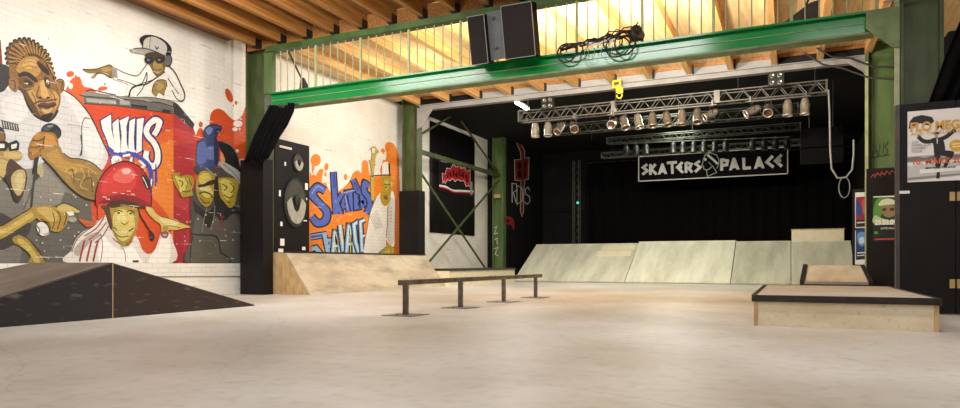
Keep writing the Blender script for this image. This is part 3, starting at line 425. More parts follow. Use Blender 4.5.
  ((52,45,32),'F',[(10445,2365),(10606,2404),(10743,2484),(10910,2524),(10882,2433),(10688,2369),(10498,2307)]),
  ((67,52,16),'S',[(10478,2162,10465,2189),(10607,2215,10605,2247),(10759,2189,10782,2218),(10838,2113,10870,2134)]),
  ((67,52,16),'S',[(10489,2084,10508,2101),(10629,1984,10638,2008),(10773,2019,10768,2040)]),
  ((181,176,160),'F',[(10498,2307),(10579,2336),(10579,2272),(10498,2264)]),
  ((158,134,40),'F',[(10995,2534),(11139,2606),(11344,2618),(11524,2616),(11616,2512),(11554,2277),(11494,2043),(11344,1941),(11197,2042),(11052,2186)]),
  ((194,176,83),'F',[(11081,2521),(11285,2566),(11433,2492),(11433,2311),(11314,2119),(11168,2196)]),
  ((83,67,16),'S',[(11102,2447,11117,2468),(11234,2401,11277,2411),(11156,2313,11179,2302)]),
  ((83,67,16),'S',[(11332,2497,11355,2514),(11445,2402,11482,2407),(11361,2287,11386,2278)]),
  ((83,67,16),'S',[(11160,2208,11175,2229),(11314,2151,11315,2177),(11440,2211,11427,2230)]),
  ((83,67,16),'S',[(11252,2058,11259,2080),(11370,2045,11377,2068)]),
  ((38,36,32),'F',[(10910,2568),(10995,2534),(11052,2186),(11197,2020),(10967,1913),(10882,2126)]),
  ((181,163,95),'S',[(11659,1535,11665,1567),(11785,1528,11755,1562),(11840,1651,11795,1652),(11808,1839,11764,1832)]),
  ((202,193,158),'F',[(11849,1560),(11845,1535),(11833,1515),(11817,1508),(11802,1514),(11790,1532),(11786,1557),(11790,1583),(11802,1602),(11817,1610),(11833,1604),(11845,1586)]),
  ((210,206,194),'F',[(10461,1640),(10459,1634),(10453,1629),(10445,1627),(10437,1628),(10431,1632),(10429,1638),(10431,1645),(10437,1650),(10445,1652),(10453,1651),(10459,1647)]),
  ((210,206,194),'F',[(10677,1740),(10675,1733),(10669,1728),(10660,1726),(10652,1727),(10646,1731),(10644,1738),(10646,1744),(10652,1749),(10660,1752),(10669,1751),(10675,1746)]),
  ((210,206,194),'F',[(10173,1560),(10171,1554),(10165,1549),(10158,1547),(10150,1548),(10145,1552),(10142,1559),(10145,1565),(10150,1570),(10158,1572),(10165,1571),(10171,1566)]),
  ((210,206,194),'F',[(10514,1172),(10512,1165),(10506,1160),(10498,1158),(10490,1160),(10484,1164),(10482,1171),(10484,1177),(10490,1182),(10498,1184),(10506,1183),(10512,1178)]),
  ((210,206,194),'F',[(11244,1306),(11241,1299),(11235,1294),(11226,1292),(11217,1293),(11211,1298),(11208,1304),(11211,1311),(11217,1316),(11226,1318),(11235,1317),(11241,1312)]),
  ((210,206,194),'F',[(10677,1523),(10675,1517),(10669,1512),(10660,1509),(10652,1511),(10646,1515),(10644,1522),(10646,1528),(10652,1533),(10660,1535),(10669,1534),(10675,1530)]),
  ((210,206,194),'F',[(10871,1599),(10868,1592),(10862,1587),(10854,1585),(10845,1586),(10839,1591),(10837,1597),(10839,1604),(10845,1609),(10854,1611),(10862,1610),(10868,1605)]),
  ((210,206,194),'F',[(11451,1222),(11449,1216),(11442,1210),(11433,1208),(11424,1210),(11418,1215),(11415,1221),(11418,1228),(11424,1233),(11433,1235),(11442,1234),(11449,1229)]),
  ((210,206,194),'F',[(10122,1160),(10120,1154),(10114,1149),(10107,1147),(10099,1149),(10094,1153),(10091,1159),(10094,1165),(10099,1170),(10107,1172),(10114,1171),(10120,1166)]),
  ((210,206,194),'F',[(9921,1092),(9919,1086),(9913,1081),(9906,1079),(9898,1081),(9893,1085),(9891,1091),(9893,1098),(9898,1102),(9906,1104),(9913,1103),(9919,1098)]),
 ]),
 ('white_base_band', 'white painted band along the foot of the mural', [
  ((223,216,204),'P',[(6194,694),(11880,691),(11880,397),(6194,497)]),
 ]),
]
MURAL_REAR = [
 ('painted_ground', 'orange painted ground with wavy dripping top edge', [
  ((232,129,31),'F',[(14143,835),(14143,2915),(14242,3015),(14320,3067),(14398,3034),(14522,3186),(14636,3244),(14729,3212),(14671,3029),(14671,2883),(14845,2880),(14951,2729),(15167,2638),(15537,2787),(15701,2888),(15894,3048),(16064,3285),(16318,3419),(16495,3369),(16522,3644),(16660,3767),(16843,3720),(16886,3490),(17014,3282),(17380,3386),(17530,3446),(17440,3684),(17530,3884),(17804,3935),(17850,4119),(17773,4319),(17835,4455),(18053,4525),(18308,4489),(18487,4343),(18602,4099),(18618,3489),(18618,867)]),
  ((232,129,31),'F',[(14610,3453),(14559,3369),(14465,3306),(14354,3282),(14256,3302),(14196,3361),(14190,3442),(14239,3525),(14331,3588),(14442,3614),(14542,3595),(14604,3536)]),
  ((232,129,31),'P',[(14242,3337),(14353,3316),(14331,3169),(14253,3052)]),
  ((232,129,31),'F',[(14945,3334),(14926,3281),(14888,3240),(14843,3223),(14801,3234),(14774,3270),(14770,3321),(14788,3374),(14826,3414),(14871,3432),(14913,3421),(14940,3386)]),
  ((232,129,31),'F',[(14857,3125),(14851,3091),(14833,3064),(14810,3053),(14787,3059),(14770,3081),(14763,3113),(14770,3147),(14787,3173),(14810,3185),(14833,3179),(14851,3157)]),
  ((232,129,31),'F',[(15810,3162),(15799,3114),(15768,3077),(15727,3060),(15685,3068),(15655,3098),(15644,3143),(15655,3190),(15685,3227),(15727,3245),(15768,3237),(15799,3207)]),
  ((232,129,31),'F',[(17773,4200),(17757,4156),(17712,4118),(17651,4098),(17590,4100),(17546,4124),(17530,4164),(17546,4208),(17590,4245),(17651,4266),(17712,4264),(17757,4240)]),
  ((224,116,31),'P',[(18286,3354),(18618,3715),(18618,862),(18286,860)]),
 ]),
 ('painted_lettering', 'blue painted letters above pale blue painted letters', [
  ((22,26,48),'S',[(14885,2773,14718,2547),(14426,2870,14531,2589),(14032,2498,14482,2544),(14409,2230,14686,2402),(14673,2056,15074,2154),(14639,1932,14965,1766),(14536,1907,14421,1640),(14363,2017,14104,1847)]),
  ((79,99,180),'S',[(14857,2736,14745,2584),(14443,2824,14514,2635),(14104,2505,14407,2536),(14454,2257,14641,2373),(14737,2072,15007,2138),(14692,1905,14912,1793),(14517,1864,14440,1683),(14320,1989,14145,1875)]),
  ((22,26,48),'L',[(15664,2591,15595,2767),(16239,2722,16167,2902)]),
  ((22,26,48),'L',[(15781,2701,16099,2748),(15858,2181,16178,2220)]),
  ((79,99,180),'L',[(15649,2628,15610,2730),(16224,2760,16182,2864)]),
  ((79,99,180),'L',[(15847,2710,16030,2738),(15925,2189,16110,2212)]),
  ((22,26,48),'L',[(15655,2080,15354,2096),(15683,2497,15678,2809),(15707,2128,16016,2189)]),
  ((22,26,48),'L',[(15579,2199,15528,2350),(15835,2248,15782,2401)]),
  ((79,99,180),'L',[(15590,2084,15417,2092),(15682,2563,15679,2743),(15772,2141,15950,2176)]),
  ((79,99,180),'L',[(15566,2237,15541,2313),(15822,2287,15796,2363)]),
  ((22,26,48),'L',[(14989,3207,15330,3262),(15037,2692,15379,2737),(15097,2040,15441,2075)]),
  ((22,26,48),'L',[(15448,2710,15711,2638),(15137,2370,15475,2384),(15364,2071,15644,2166)]),
  ((79,99,180),'L',[(15051,3217,15266,3251),(15099,2700,15315,2729),(15160,2046,15377,2068)]),
  ((79,99,180),'L',[(15503,2695,15655,2653),(15208,2373,15403,2381),(15423,2091,15584,2146)]),
  ((22,26,48),'L',[(16457,2864,16547,2691),(16056,2758,16379,2648),(16076,2188,16386,2434),(16559,2273,16500,2455)]),
  ((22,26,48),'L',[(16260,2422,16200,2576),(16505,2473,16443,2630)]),
  ((79,99,180),'L',[(16477,2826,16527,2729),(16126,2734,16307,2672),(16143,2241,16317,2379),(16546,2313,16513,2415)]),
  ((79,99,180),'L',[(16245,2461,16215,2538),(16490,2513,16459,2591)]),
  ((22,26,48),'L',[(15911,3067,16232,3190),(16205,2714,16472,2907),(16492,2677,16622,2889)]),
  ((22,26,48),'L',[(16722,2334,16394,2303),(16702,2644,16359,2850),(16589,2649,16975,2832),(16578,2613,16872,2500),(16318,2518,16858,2508),(16726,2324,16949,2485)]),
  ((79,99,180),'L',[(15972,3091,16168,3166),(16256,2751,16420,2869),(16517,2718,16597,2848)]),
  ((79,99,180),'L',[(16649,2327,16465,2310),(16626,2690,16433,2806),(16672,2688,16890,2791),(16642,2588,16807,2525),(16434,2516,16737,2510),(16775,2359,16900,2449)]),
  ((22,26,48),'S',[(17008,3119,16838,2908),(16554,3197,16840,2909),(16447,2795,16837,2884),(16709,2600,17082,2706),(16731,2404,17118,2385),(16561,2209,16890,2129)]),
  ((79,99,180),'S',[(16975,3078,16871,2949),(16609,3141,16784,2966),(16522,2812,16760,2867),(16781,2620,17009,2685),(16805,2400,17042,2389),(16624,2194,16825,2145)]),
  ((143,160,216),'S',[(14740,2709,14722,2685),(14474,2774,14483,2744),(14218,2539,14247,2527)]),
  ((58,63,148),'L',[(15117,3212,15224,3230),(15165,2783,15273,2799)]),
  ((58,63,148),'L',[(16075,3036,16171,3075),(16289,2806,16387,2845)]),
  ((143,160,216),'L',[(15687,2621,15725,2629),(15816,2215,15853,2222)]),
  ((143,160,216),'L',[(15659,2686,15651,2708),(16181,2806,16172,2828)]),
  ((20,27,44),'L',[(14212,1293,14164,1479),(14897,1388,14846,1580)]),
  ((147,182,214),'L',[(14204,1327,14173,1446),(14888,1423,14855,1546)]),
  ((20,27,44),'L',[(14266,986,14199,1159),(14356,1002,14466,1209),(14548,848,14776,964)]),
  ((147,182,214),'L',[(14253,1019,14212,1126),(14377,1041,14445,1169),(14591,870,14732,941)]),
  ((20,27,44),'L',[(14639,1429,14918,1474),(14801,905,15086,942)]),
  ((20,27,44),'L',[(14847,1228,14802,1382),(14935,1245,15239,1443),(14923,1228,15153,1126),(14838,1200,14952,1060)]),
  ((147,182,214),'L',[(14693,1438,14863,1465),(14857,912,15029,935)]),
  ((147,182,214),'L',[(14837,1263,14812,1348),(15002,1289,15170,1398),(14975,1206,15101,1149),(14864,1168,14926,1091)]),
  ((20,27,44),'L',[(15278,920,14992,931),(15376,1648,15088,1649),(15309,940,15599,979)]),
  ((20,27,44),'L',[(15171,1094,15145,1237),(15392,1113,15366,1258)]),
  ((147,182,214),'L',[(15219,922,15050,929),(15317,1648,15146,1649),(15368,948,15540,971)]),
  ((147,182,214),'L',[(15165,1130,15152,1201),(15385,1150,15372,1222)]),
  ((213,228,234),'L',[(15161,924,15107,926),(15258,1648,15204,1649),(15426,956,15481,963)]),
  ((213,228,234),'L',[(15161,1149,15155,1182),(15382,1169,15376,1202)]),
  ((20,27,44),'L',[(15308,1746,15601,1785),(15475,967,15735,1171),(15851,997,15818,1179)]),
  ((147,182,214),'L',[(15367,1754,15541,1777),(15528,1008,15681,1129),(15845,1034,15824,1142)]),
  ((213,228,234),'L',[(15426,1762,15481,1769),(15580,1049,15628,1088),(15838,1071,15831,1105)]),
  ((20,27,44),'L',[(15910,926,15607,938),(16041,1866,15734,1864),(15995,950,16306,986)]),
  ((20,27,44),'L',[(15833,1154,15784,1299),(16095,1191,16045,1338)]),
  ((147,182,214),'L',[(15847,929,15668,936),(15978,1866,15796,1865),(16058,957,16242,979)]),
  ((147,182,214),'L',[(15821,1190,15796,1263),(16082,1228,16057,1301)]),
  ((213,228,234),'L',[(15786,931,15729,933),(15915,1865,15858,1865),(16120,965,16179,971)]),
  ((213,228,234),'L',[(15814,1210,15803,1243),(16076,1248,16064,1281)]),
  ((20,27,44),'L',[(16300,2012,16485,1868),(15959,1852,16289,1779),(16048,1292,16360,1339),(16213,988,16519,1049)]),
  ((147,182,214),'L',[(16337,1983,16447,1898),(16025,1837,16222,1794),(16111,1302,16296,1329),(16274,1000,16456,1037)]),
  ((213,228,234),'L',[(16375,1954,16409,1927),(16092,1822,16154,1808),(16174,1311,16232,1320),(16336,1013,16394,1024)]),
  ((20,27,44),'L',[(16599,2064,16738,1912),(16290,1956,16605,1867),(16385,978,16675,1161),(16724,982,16724,1162)]),
  ((20,27,44),'L',[(16538,1411,16465,1556),(16733,1450,16659,1596)]),
  ((147,182,214),'L',[(16629,2031,16708,1946),(16358,1937,16536,1887),(16448,1017,16612,1121),(16724,1021,16724,1123)]),
  ((147,182,214),'L',[(16520,1447,16484,1520),(16715,1486,16678,1559)]),
  ((213,228,234),'L',[(16654,2004,16682,1973),(16415,1921,16478,1903),(16500,1050,16558,1087),(16724,1054,16724,1090)]),
  ((213,228,234),'L',[(16510,1467,16493,1500),(16705,1506,16688,1540)]),
  ((60,86,176),'L',[(14197,1353,14180,1420),(14693,1420,14676,1489)]),
  ((216,208,64),'L',[(15323,960,15287,955),(15200,1364,15165,1359)]),
  ((216,208,64),'L',[(15984,966,15945,965),(15958,1620,15919,1618)]),
  ((216,208,64),'L',[(15485,1674,15522,1679),(15586,1220,15623,1224)]),
  ((216,208,64),'L',[(14771,998,14738,991),(14701,1129,14668,1122)]),
 ]),
 ('painted_cap_man', 'painted man in a white cap and long white shirt', [
  ((194,168,80),'F',[(16990,2664),(16937,3202),(16990,3510),(16884,3797),(16831,4060),(16990,4175),(17151,4261),(17314,4195),(17369,3988),(17205,3720),(17151,3348),(17151,2922),(17151,2617)]),
  ((232,228,218),'F',[(16805,3966),(16884,4098),(17043,4092),(17043,3880),(16884,3797)]),
  ((232,228,218),'F',[(17070,4187),(17205,4178),(17151,4048),(17043,4062)]),
  ((106,90,42),'S',[(16863,3792,16905,3803),(16969,3506,17011,3514),(16942,3022,16985,3026),(16969,2662,17011,2666)]),
  ((106,90,42),'S',[(17347,4170,17391,4174),(17293,3857,17336,3857),(17158,3658,17198,3654)]),
  ((61,65,72),'S',[(16969,4200,17011,4210),(17022,3998,17065,4004),(16969,3811,17011,3813)]),
  ((233,227,216),'F',[(17259,3972),(17591,4144),(17648,3904),(17480,3572),(17535,3424),(17259,3391)]),
  ((235,230,220),'F',[(16675,864),(16727,1506),(16831,1930),(17097,2431),(17259,2688),(17648,2940),(18050,3011),(18286,2906),(18345,2527),(18315,1820),(18286,1243),(17933,1330),(17818,1421),(17704,872)]),
  ((211,204,192),'F',[(17933,2558),(18286,2714),(18286,1435),(17933,1361),(17876,1988)]),
  ((109,103,93),'S',[(17913,2494,17954,2496),(17884,1989,17925,1990),(17798,1484,17838,1483)]),
  ((141,134,122),'S',[(17239,2690,17280,2685),(16916,2179,16957,2175),(16707,1508,16747,1505)]),
  ((154,147,138),'L',[(16926,2113,16948,2120),(17248,1706,17271,1712)]),
  ((154,147,138),'L',[(16995,2154,17017,2161),(17319,1728,17342,1734)]),
  ((154,147,138),'L',[(17064,2195,17087,2202),(17391,1749,17414,1756)]),
  ((154,147,138),'L',[(17134,2236,17157,2243),(17462,1771,17486,1777)]),
  ((154,147,138),'L',[(17204,2278,17227,2284),(17535,1793,17558,1799)]),
  ((154,147,138),'L',[(17275,2320,17298,2326),(17608,1816,17631,1821)]),
  ((119,113,106),'F',[(18161,2449),(18158,2435),(18149,2423),(18138,2419),(18126,2422),(18117,2432),(18114,2446),(18117,2460),(18126,2471),(18138,2476),(18149,2473),(18158,2463)]),
  ((119,113,106),'F',[(18155,2341),(18152,2326),(18143,2315),(18132,2310),(18120,2313),(18111,2323),(18108,2337),(18111,2352),(18120,2363),(18132,2367),(18143,2365),(18152,2355)]),
  ((119,113,106),'F',[(18149,2232),(18146,2218),(18138,2207),(18126,2202),(18114,2205),(18105,2215),(18102,2229),(18105,2243),(18114,2255),(18126,2259),(18138,2256),(18146,2246)]),
  ((119,113,106),'F',[(18143,2124),(18140,2109),(18132,2098),(18120,2094),(18108,2097),(18100,2107),(18096,2121),(18100,2135),(18108,2146),(18120,2151),(18132,2148),(18140,2138)]),
  ((119,113,106),'F',[(18138,2015),(18134,2001),(18126,1990),(18114,1985),(18102,1989),(18094,1999),(18091,2013),(18094,2027),(18102,2038),(18114,2043),(18126,2039),(18134,2029)]),
  ((184,150,47),'F',[(17563,3365),(17818,3442),(18138,3432),(18226,3219),(18108,2921),(18050,2662),(17790,2484),(17563,2560),(17480,2769),(17591,3058)]),
  ((205,180,88),'F',[(17733,3291),(17933,3314),(17991,3099),(17818,2956),(17761,3107)]),
  ((122,90,36),'F',[(17676,2756),(17818,2831),(17933,2779),(17818,2674)]),
  ((74,54,20),'S',[(17698,3149,17710,3178),(17934,3142,17932,3171),(18117,3194,18100,3219)]),
  ((43,32,22),'F',[(17870,3071),(17863,3060),(17844,3050),(17818,3044),(17793,3044),(17774,3050),(17767,3061),(17774,3072),(17793,3082),(17818,3088),(17844,3088),(17863,3082)]),
  ((216,198,120),'F',[(18214,3218),(18205,3179),(18179,3148),(18143,3134),(18108,3141),(18082,3166),(18073,3203),(18082,3242),(18108,3273),(18143,3287),(18179,3280),(18205,3255)]),
  ((240,236,228),'P',[(17591,3431),(17614,3775),(17704,3849),(17904,3889),(17991,3857),(18026,3482)]),
  ((42,40,38),'F',[(17956,3837),(18050,3802),(18050,3485),(17991,3478)]),
  ((30,28,27),'S',[(17020,3310,17013,3342),(17372,3375,17366,3408),(17705,3427,17703,3461),(18108,3475,18108,3510)]),
  ((185,162,54),'F',[(17097,867),(17480,1040),(17818,1170),(17818,1295),(18167,1241),(18226,1051),(18050,874)]),
  ((216,196,90),'F',[(17314,915),(17704,1043),(17991,1142),(18050,1017),(17761,888)]),
  ((90,74,20),'S',[(17110,872,17085,892),(17493,1030,17466,1049),(17833,1192,17804,1211)]),
 ]),
]
WALL_SIGN = [
 ('painted_character', 'red painted character with white outline', [
  ((201,194,184),'L',[(26601,5949,26467,5995),(26981,5890,27093,5943),(27481,5606,27631,5639),(27426,5333,27555,5277),(27232,5333,27098,5277),(27171,5547,27031,5513),(26786,5815,26655,5776),(26601,5949,26467,5995)]),
  ((201,194,184),'L',[(26481,5046,26341,5073),(27237,5174,27093,5202),(27237,5294,27093,5317),(27483,5344,27630,5427),(27483,5246,27630,5335),(28014,5369,28171,5460),(27951,4458,28098,4428),(27487,4382,27625,4351),(27352,3685,27498,3696),(27352,2981,27498,2984),(27262,2780,27262,2693),(27172,2968,27029,2952),(27204,3670,27061,3657),(27238,4333,27092,4264),(26539,4254,26405,4188),(26481,5046,26341,5073)]),
  ((124,36,32),'P',[(26534,5972),(27037,5916),(27556,5622),(27490,5305),(27165,5305),(27101,5530),(26720,5796)]),
  ((124,36,32),'P',[(26410,5060),(27165,5188),(27165,5305),(27556,5385),(27556,5290),(28092,5414),(28024,4443),(27556,4366),(27425,3691),(27425,2983),(27262,2736),(27101,2960),(27133,3664),(27165,4299),(26472,4221)]),
  ((13,11,11),'P',[(26720,4964),(27165,5048),(27165,4790),(26720,4710)]),
  ((13,11,11),'P',[(26720,4618),(27165,4697),(27165,4439),(26720,4364)]),
  ((13,11,11),'P',[(27523,5120),(27788,5180),(27755,4889),(27523,4848)]),
  ((13,11,11),'P',[(27523,4765),(27755,4806),(27755,4532),(27523,4493)]),
 ]),
 ('painted_letters', 'white outlined letters', [
  ((185,179,170),'L',[(26157,3233,26056,3225),(26157,4028,26056,4060),(26548,4052,26644,4096),(26604,3831,26713,3823),(26169,3673,26286,3669),(26546,3236,26645,3255)]),
  ((185,179,170),'L',[(26609,4032,26707,3990),(26618,3173,26698,3237),(27347,3414,27242,3426),(27414,3786,27304,3771),(27209,4014,27121,3975),(26609,4032,26707,3990)]),
  ((185,179,170),'L',[(28277,3974,28182,3943),(27969,4106,27944,4045),(27564,3949,27680,3943),(27636,3722,27741,3756),(28107,3669,28214,3704),(28170,3476,28289,3473),(27885,3332,27893,3273),(27595,3412,27517,3377)]),
 ]),
 ('painted_splash', 'red painted splash', [
  ((138,40,36),'F',[(25286,2545),(25632,2633),(26107,2595),(26349,2405),(26288,2083),(26107,2210),(25868,2311),(25632,2276),(25401,2353)]),
  ((13,11,11),'P',[(25516,2470),(25749,2506),(25808,2398),(25574,2362)]),
 ]),
]
LOGO = [
 ('printed_logo', 'jagged red logo outlined in white', [
  ((201,188,180),'L',[(21477,3639,21445,3564),(21470,3916,21373,3961),(21696,3913,21626,3959),(21804,4147,21733,4191),(22094,4154,22045,4198),(22301,4348,22284,4419),(22544,4256,22552,4321),(22794,4388,22822,4464),(22962,4273,23007,4338),(23220,4356,23286,4429),(23341,4199,23407,4271),(23664,4305,23759,4384),(23751,3672,23797,3601),(23642,3790,23596,3720),(23431,3716,23377,3643),(23225,3926,23160,3865),(22933,3864,22918,3814),(22659,3901,22667,3848),(22443,3804,22425,3739),(22243,3898,22230,3831),(22004,3775,22024,3726),(21771,3789,21821,3739),(21659,3647,21662,3574),(21554,3735,21554,3663),(21477,3639,21445,3564)]),
  ((179,36,44),'P',[(21461,3602),(21422,3938),(21661,3936),(21769,4169),(22070,4176),(22293,4384),(22548,4288),(22808,4426),(22984,4305),(23253,4393),(23374,4235),(23712,4344),(23774,3637),(23619,3755),(23404,3679),(23193,3895),(22925,3839),(22663,3875),(22434,3771),(22237,3865),(22014,3750),(21796,3764),(21661,3611),(21554,3699)]),
  ((20,16,15),'L',[(21740,3905,21852,3937),(21821,3808,21934,3839)]),
  ((20,16,15),'L',[(21982,4034,22102,4057),(22038,3876,22157,3898)]),
  ((20,16,15),'L',[(22232,4131,22354,4149),(22260,3917,22383,3935)]),
  ((20,16,15),'L',[(22486,4098,22611,4117),(22514,3908,22640,3926)]),
  ((20,16,15),'L',[(22745,4195,22872,4214),(22774,3964,22901,3982)]),
  ((20,16,15),'L',[(23009,4172,23137,4198),(23099,3959,23227,3984)]),
  ((20,16,15),'L',[(23309,4102,23439,4129),(23430,3836,23562,3862)]),
  ((20,16,15),'L',[(21878,3963,21931,4019),(21988,3951,22041,4007)]),
  ((20,16,15),'L',[(22378,3997,22433,4054),(22492,3985,22547,4042)]),
  ((20,16,15),'L',[(22902,4032,22949,4091),(23049,4024,23097,4083)]),
  ((154,147,140),'L',[(21284,4360,21297,4386),(21789,4367,21803,4393)]),
  ((217,210,200),'S',[(21150,3438,21171,3504),(21638,3452,21684,3519),(22188,3367,22229,3437),(22922,3424,22929,3494),(24021,3503,24031,3576)]),
  ((179,36,44),'S',[(21148,3412,21173,3456),(21779,3389,21812,3434),(22338,3328,22361,3375),(23071,3384,23076,3431),(24022,3447,24029,3496)]),
  ((143,138,134),'P',[(23712,3913),(23931,3897),(23931,3381),(23743,3377)]),
 ]),
]
BANNER = [
 ('printed_word', 'white block lettering on the left half', [
  ((185,182,176),'L',[(-5128,4629,-5063,4542),(-5345,4468,-5171,4462),(-5173,4334,-4999,4325),(-5318,4236,-5255,4147)]),
  ((185,182,176),'L',[(-5024,4586,-4920,4579),(-5024,4162,-4920,4156)]),
  ((185,182,176),'L',[(-4813,4607,-4734,4533),(-5015,4379,-4872,4378),(-4771,4129,-4700,4201)]),
  ((185,182,176),'L',[(-4340,4539,-4346,4644),(-3961,4539,-3967,4643)]),
  ((185,182,176),'L',[(-4199,4570,-4097,4569),(-4181,4151,-4079,4150)]),
  ((185,182,176),'L',[(-3790,4621,-3718,4544),(-4018,4394,-3874,4388),(-3770,4140,-3701,4212)]),
  ((185,182,176),'L',[(-3901,4336,-3908,4441),(-3768,4338,-3775,4442)]),
  ((185,182,176),'L',[(-3681,4567,-3581,4563),(-3672,4161,-3572,4158)]),
  ((185,182,176),'L',[(-3635,4506,-3608,4604),(-3493,4456,-3361,4517),(-3508,4417,-3436,4318),(-3615,4408,-3601,4305)]),
  ((185,182,176),'L',[(-3582,4321,-3507,4385),(-3428,4133,-3354,4198)]),
  ((185,182,176),'L',[(-3141,4632,-3085,4544),(-3357,4487,-3192,4476),(-3182,4345,-3026,4345),(-3325,4219,-3259,4139)]),
  ((185,182,176),'P',[(-4548,4585),(-4473,4580),(-4324,4161),(-4436,4163),(-4455,4226),(-4567,4223),(-4585,4157),(-4689,4153)]),
 ]),
 ('printed_word', 'white block lettering on the right half', [
  ((185,182,176),'L',[(-2386,4626,-2279,4619),(-2386,4174,-2279,4168)]),
  ((185,182,176),'L',[(-2343,4531,-2322,4640),(-2186,4486,-2063,4566),(-2196,4433,-2105,4329),(-2323,4419,-2307,4307)]),
  ((185,182,176),'L',[(-1612,4606,-1508,4601),(-1604,4191,-1500,4188)]),
  ((185,182,176),'L',[(-1581,4154,-1591,4265),(-1311,4165,-1320,4276)]),
  ((185,182,176),'L',[(-605,4646,-534,4564),(-852,4394,-698,4396),(-575,4151,-515,4235)]),
  ((185,182,176),'L',[(-311,4671,-241,4589),(-552,4423,-406,4418),(-301,4164,-235,4241)]),
  ((185,182,176),'L',[(-443,4364,-451,4473),(-288,4367,-296,4476)]),
  ((185,182,176),'P',[(-1944,4624),(-1858,4623),(-1696,4180),(-1807,4177),(-1833,4243),(-1944,4235),(-1970,4168),(-2073,4165)]),
  ((185,182,176),'P',[(-1081,4612),(-998,4611),(-841,4174),(-948,4172),(-973,4245),(-1081,4238),(-1106,4172),(-1207,4169)]),
 ]),
 ('printed_head', 'white outline of a helmeted head in profile', [
  ((141,138,134),'L',[(-2961,4667,-2986,4680),(-2902,4805,-2922,4831),(-2726,4846,-2726,4876),(-2525,4762,-2506,4784),(-2433,4571,-2406,4574),(-2459,4386,-2433,4375),(-2527,4273,-2504,4257)]),
  ((141,138,134),'L',[(-2996,4677,-2969,4671),(-3022,4513,-2996,4503),(-3067,4412,-3031,4423),(-2996,4372,-2970,4389),(-2987,4265,-2961,4282),(-2882,4209,-2871,4234)]),
  ((141,138,134),'L',[(-2891,4231,-2861,4211),(-2852,3958,-2830,3998),(-2487,4109,-2527,4124),(-2663,4399,-2666,4352),(-2770,4273,-2753,4248),(-2891,4231,-2861,4211)]),
  ((141,138,134),'L',[(-2815,4514,-2796,4533),(-2700,4391,-2682,4410)]),
  ((185,182,176),'L',[(-2866,4764,-2816,4826),(-2656,4575,-2603,4634),(-2500,4401,-2444,4456)]),
  ((185,182,176),'P',[(-2956,4672),(-2885,4677),(-2859,4601),(-2938,4569)]),
 ]),
]
POSTER = [
 ('printed_scene', 'black jumping figure with raised arms over a grey landscape', [
  ((169,167,163),'P',[(1472,2171),(2116,2175),(2116,2092),(1472,2085)]),
  ((111,109,106),'P',[(1472,2152),(1591,2163),(1667,2139),(1769,2163),(1869,2126),(1993,2165),(2116,2145),(2116,2116),(1472,2097)]),
  ((194,192,187),'P',[(1475,2036),(2116,2068),(2116,1879),(1477,1829)]),
  ((139,137,133),'P',[(1477,1878),(2116,1909),(2116,1885),(1477,1841)]),
  ((23,21,22),'P',[(1488,2547),(1498,2649),(1544,2712),(1642,2730),(1758,2692),(1784,2630),(1728,2575),(1616,2621)]),
  ((27,25,26),'F',[(1753,2392),(1809,2406),(1869,2401),(1899,2321),(1909,2213),(1894,2160),(1834,2158),(1784,2186),(1774,2301)]),
  ((27,25,26),'S',[(1580,2422,1611,2460),(1642,2351,1662,2401),(1719,2331,1717,2387),(1793,2345,1784,2398)]),
  ((27,25,26),'S',[(1858,2353,1840,2404),(1930,2385,1907,2434),(1997,2441,1970,2486),(2036,2473,2009,2519)]),
  ((27,25,26),'S',[(1779,2188,1839,2204),(1797,2103,1860,2106),(1793,2020,1855,2011)]),
  ((27,25,26),'S',[(1805,2027,1843,2027),(1810,1926,1848,1924),(1805,1850,1843,1845)]),
  ((27,25,26),'S',[(1875,2154,1883,2228),(1922,2145,2005,2202),(1919,2135,1978,2107)]),
  ((27,25,26),'S',[(1935,2149,1972,2128),(1905,2067,1942,2046),(1885,2009,1923,1988)]),
  ((184,144,120),'F',[(1826,2434),(1824,2420),(1816,2409),(1806,2406),(1796,2411),(1789,2422),(1786,2438),(1789,2453),(1796,2463),(1806,2466),(1816,2461),(1824,2450)]),
  ((27,25,26),'F',[(1774,2457),(1784,2480),(1824,2483),(1844,2457),(1819,2450)]),
  ((216,212,207),'P',[(1809,2394),(1824,2393),(1824,2327),(1814,2316)]),
  ((181,138,114),'F',[(1609,2446),(1607,2438),(1602,2433),(1596,2432),(1589,2434),(1585,2440),(1583,2448),(1585,2455),(1589,2461),(1596,2462),(1602,2459),(1607,2454)]),
  ((181,138,114),'F',[(2040,2500),(2038,2493),(2034,2488),(2028,2487),(2021,2489),(2017,2495),(2015,2503),(2017,2510),(2021,2515),(2028,2516),(2034,2514),(2038,2508)]),
  ((216,166,58),'F',[(2121,2275),(2110,2236),(2079,2209),(2037,2201),(1996,2215),(1965,2246),(1954,2287),(1965,2327),(1996,2354),(2037,2361),(2079,2347),(2110,2316)]),
  ((240,224,176),'L',[(1984,2296,1983,2310),(2097,2300,2096,2313)]),
  ((240,224,176),'L',[(1989,2260,1988,2274),(2092,2264,2091,2278)]),
  ((236,233,228),'P',[(1616,1985),(2116,2009),(2116,1950),(1616,1925)]),
 ]),
]
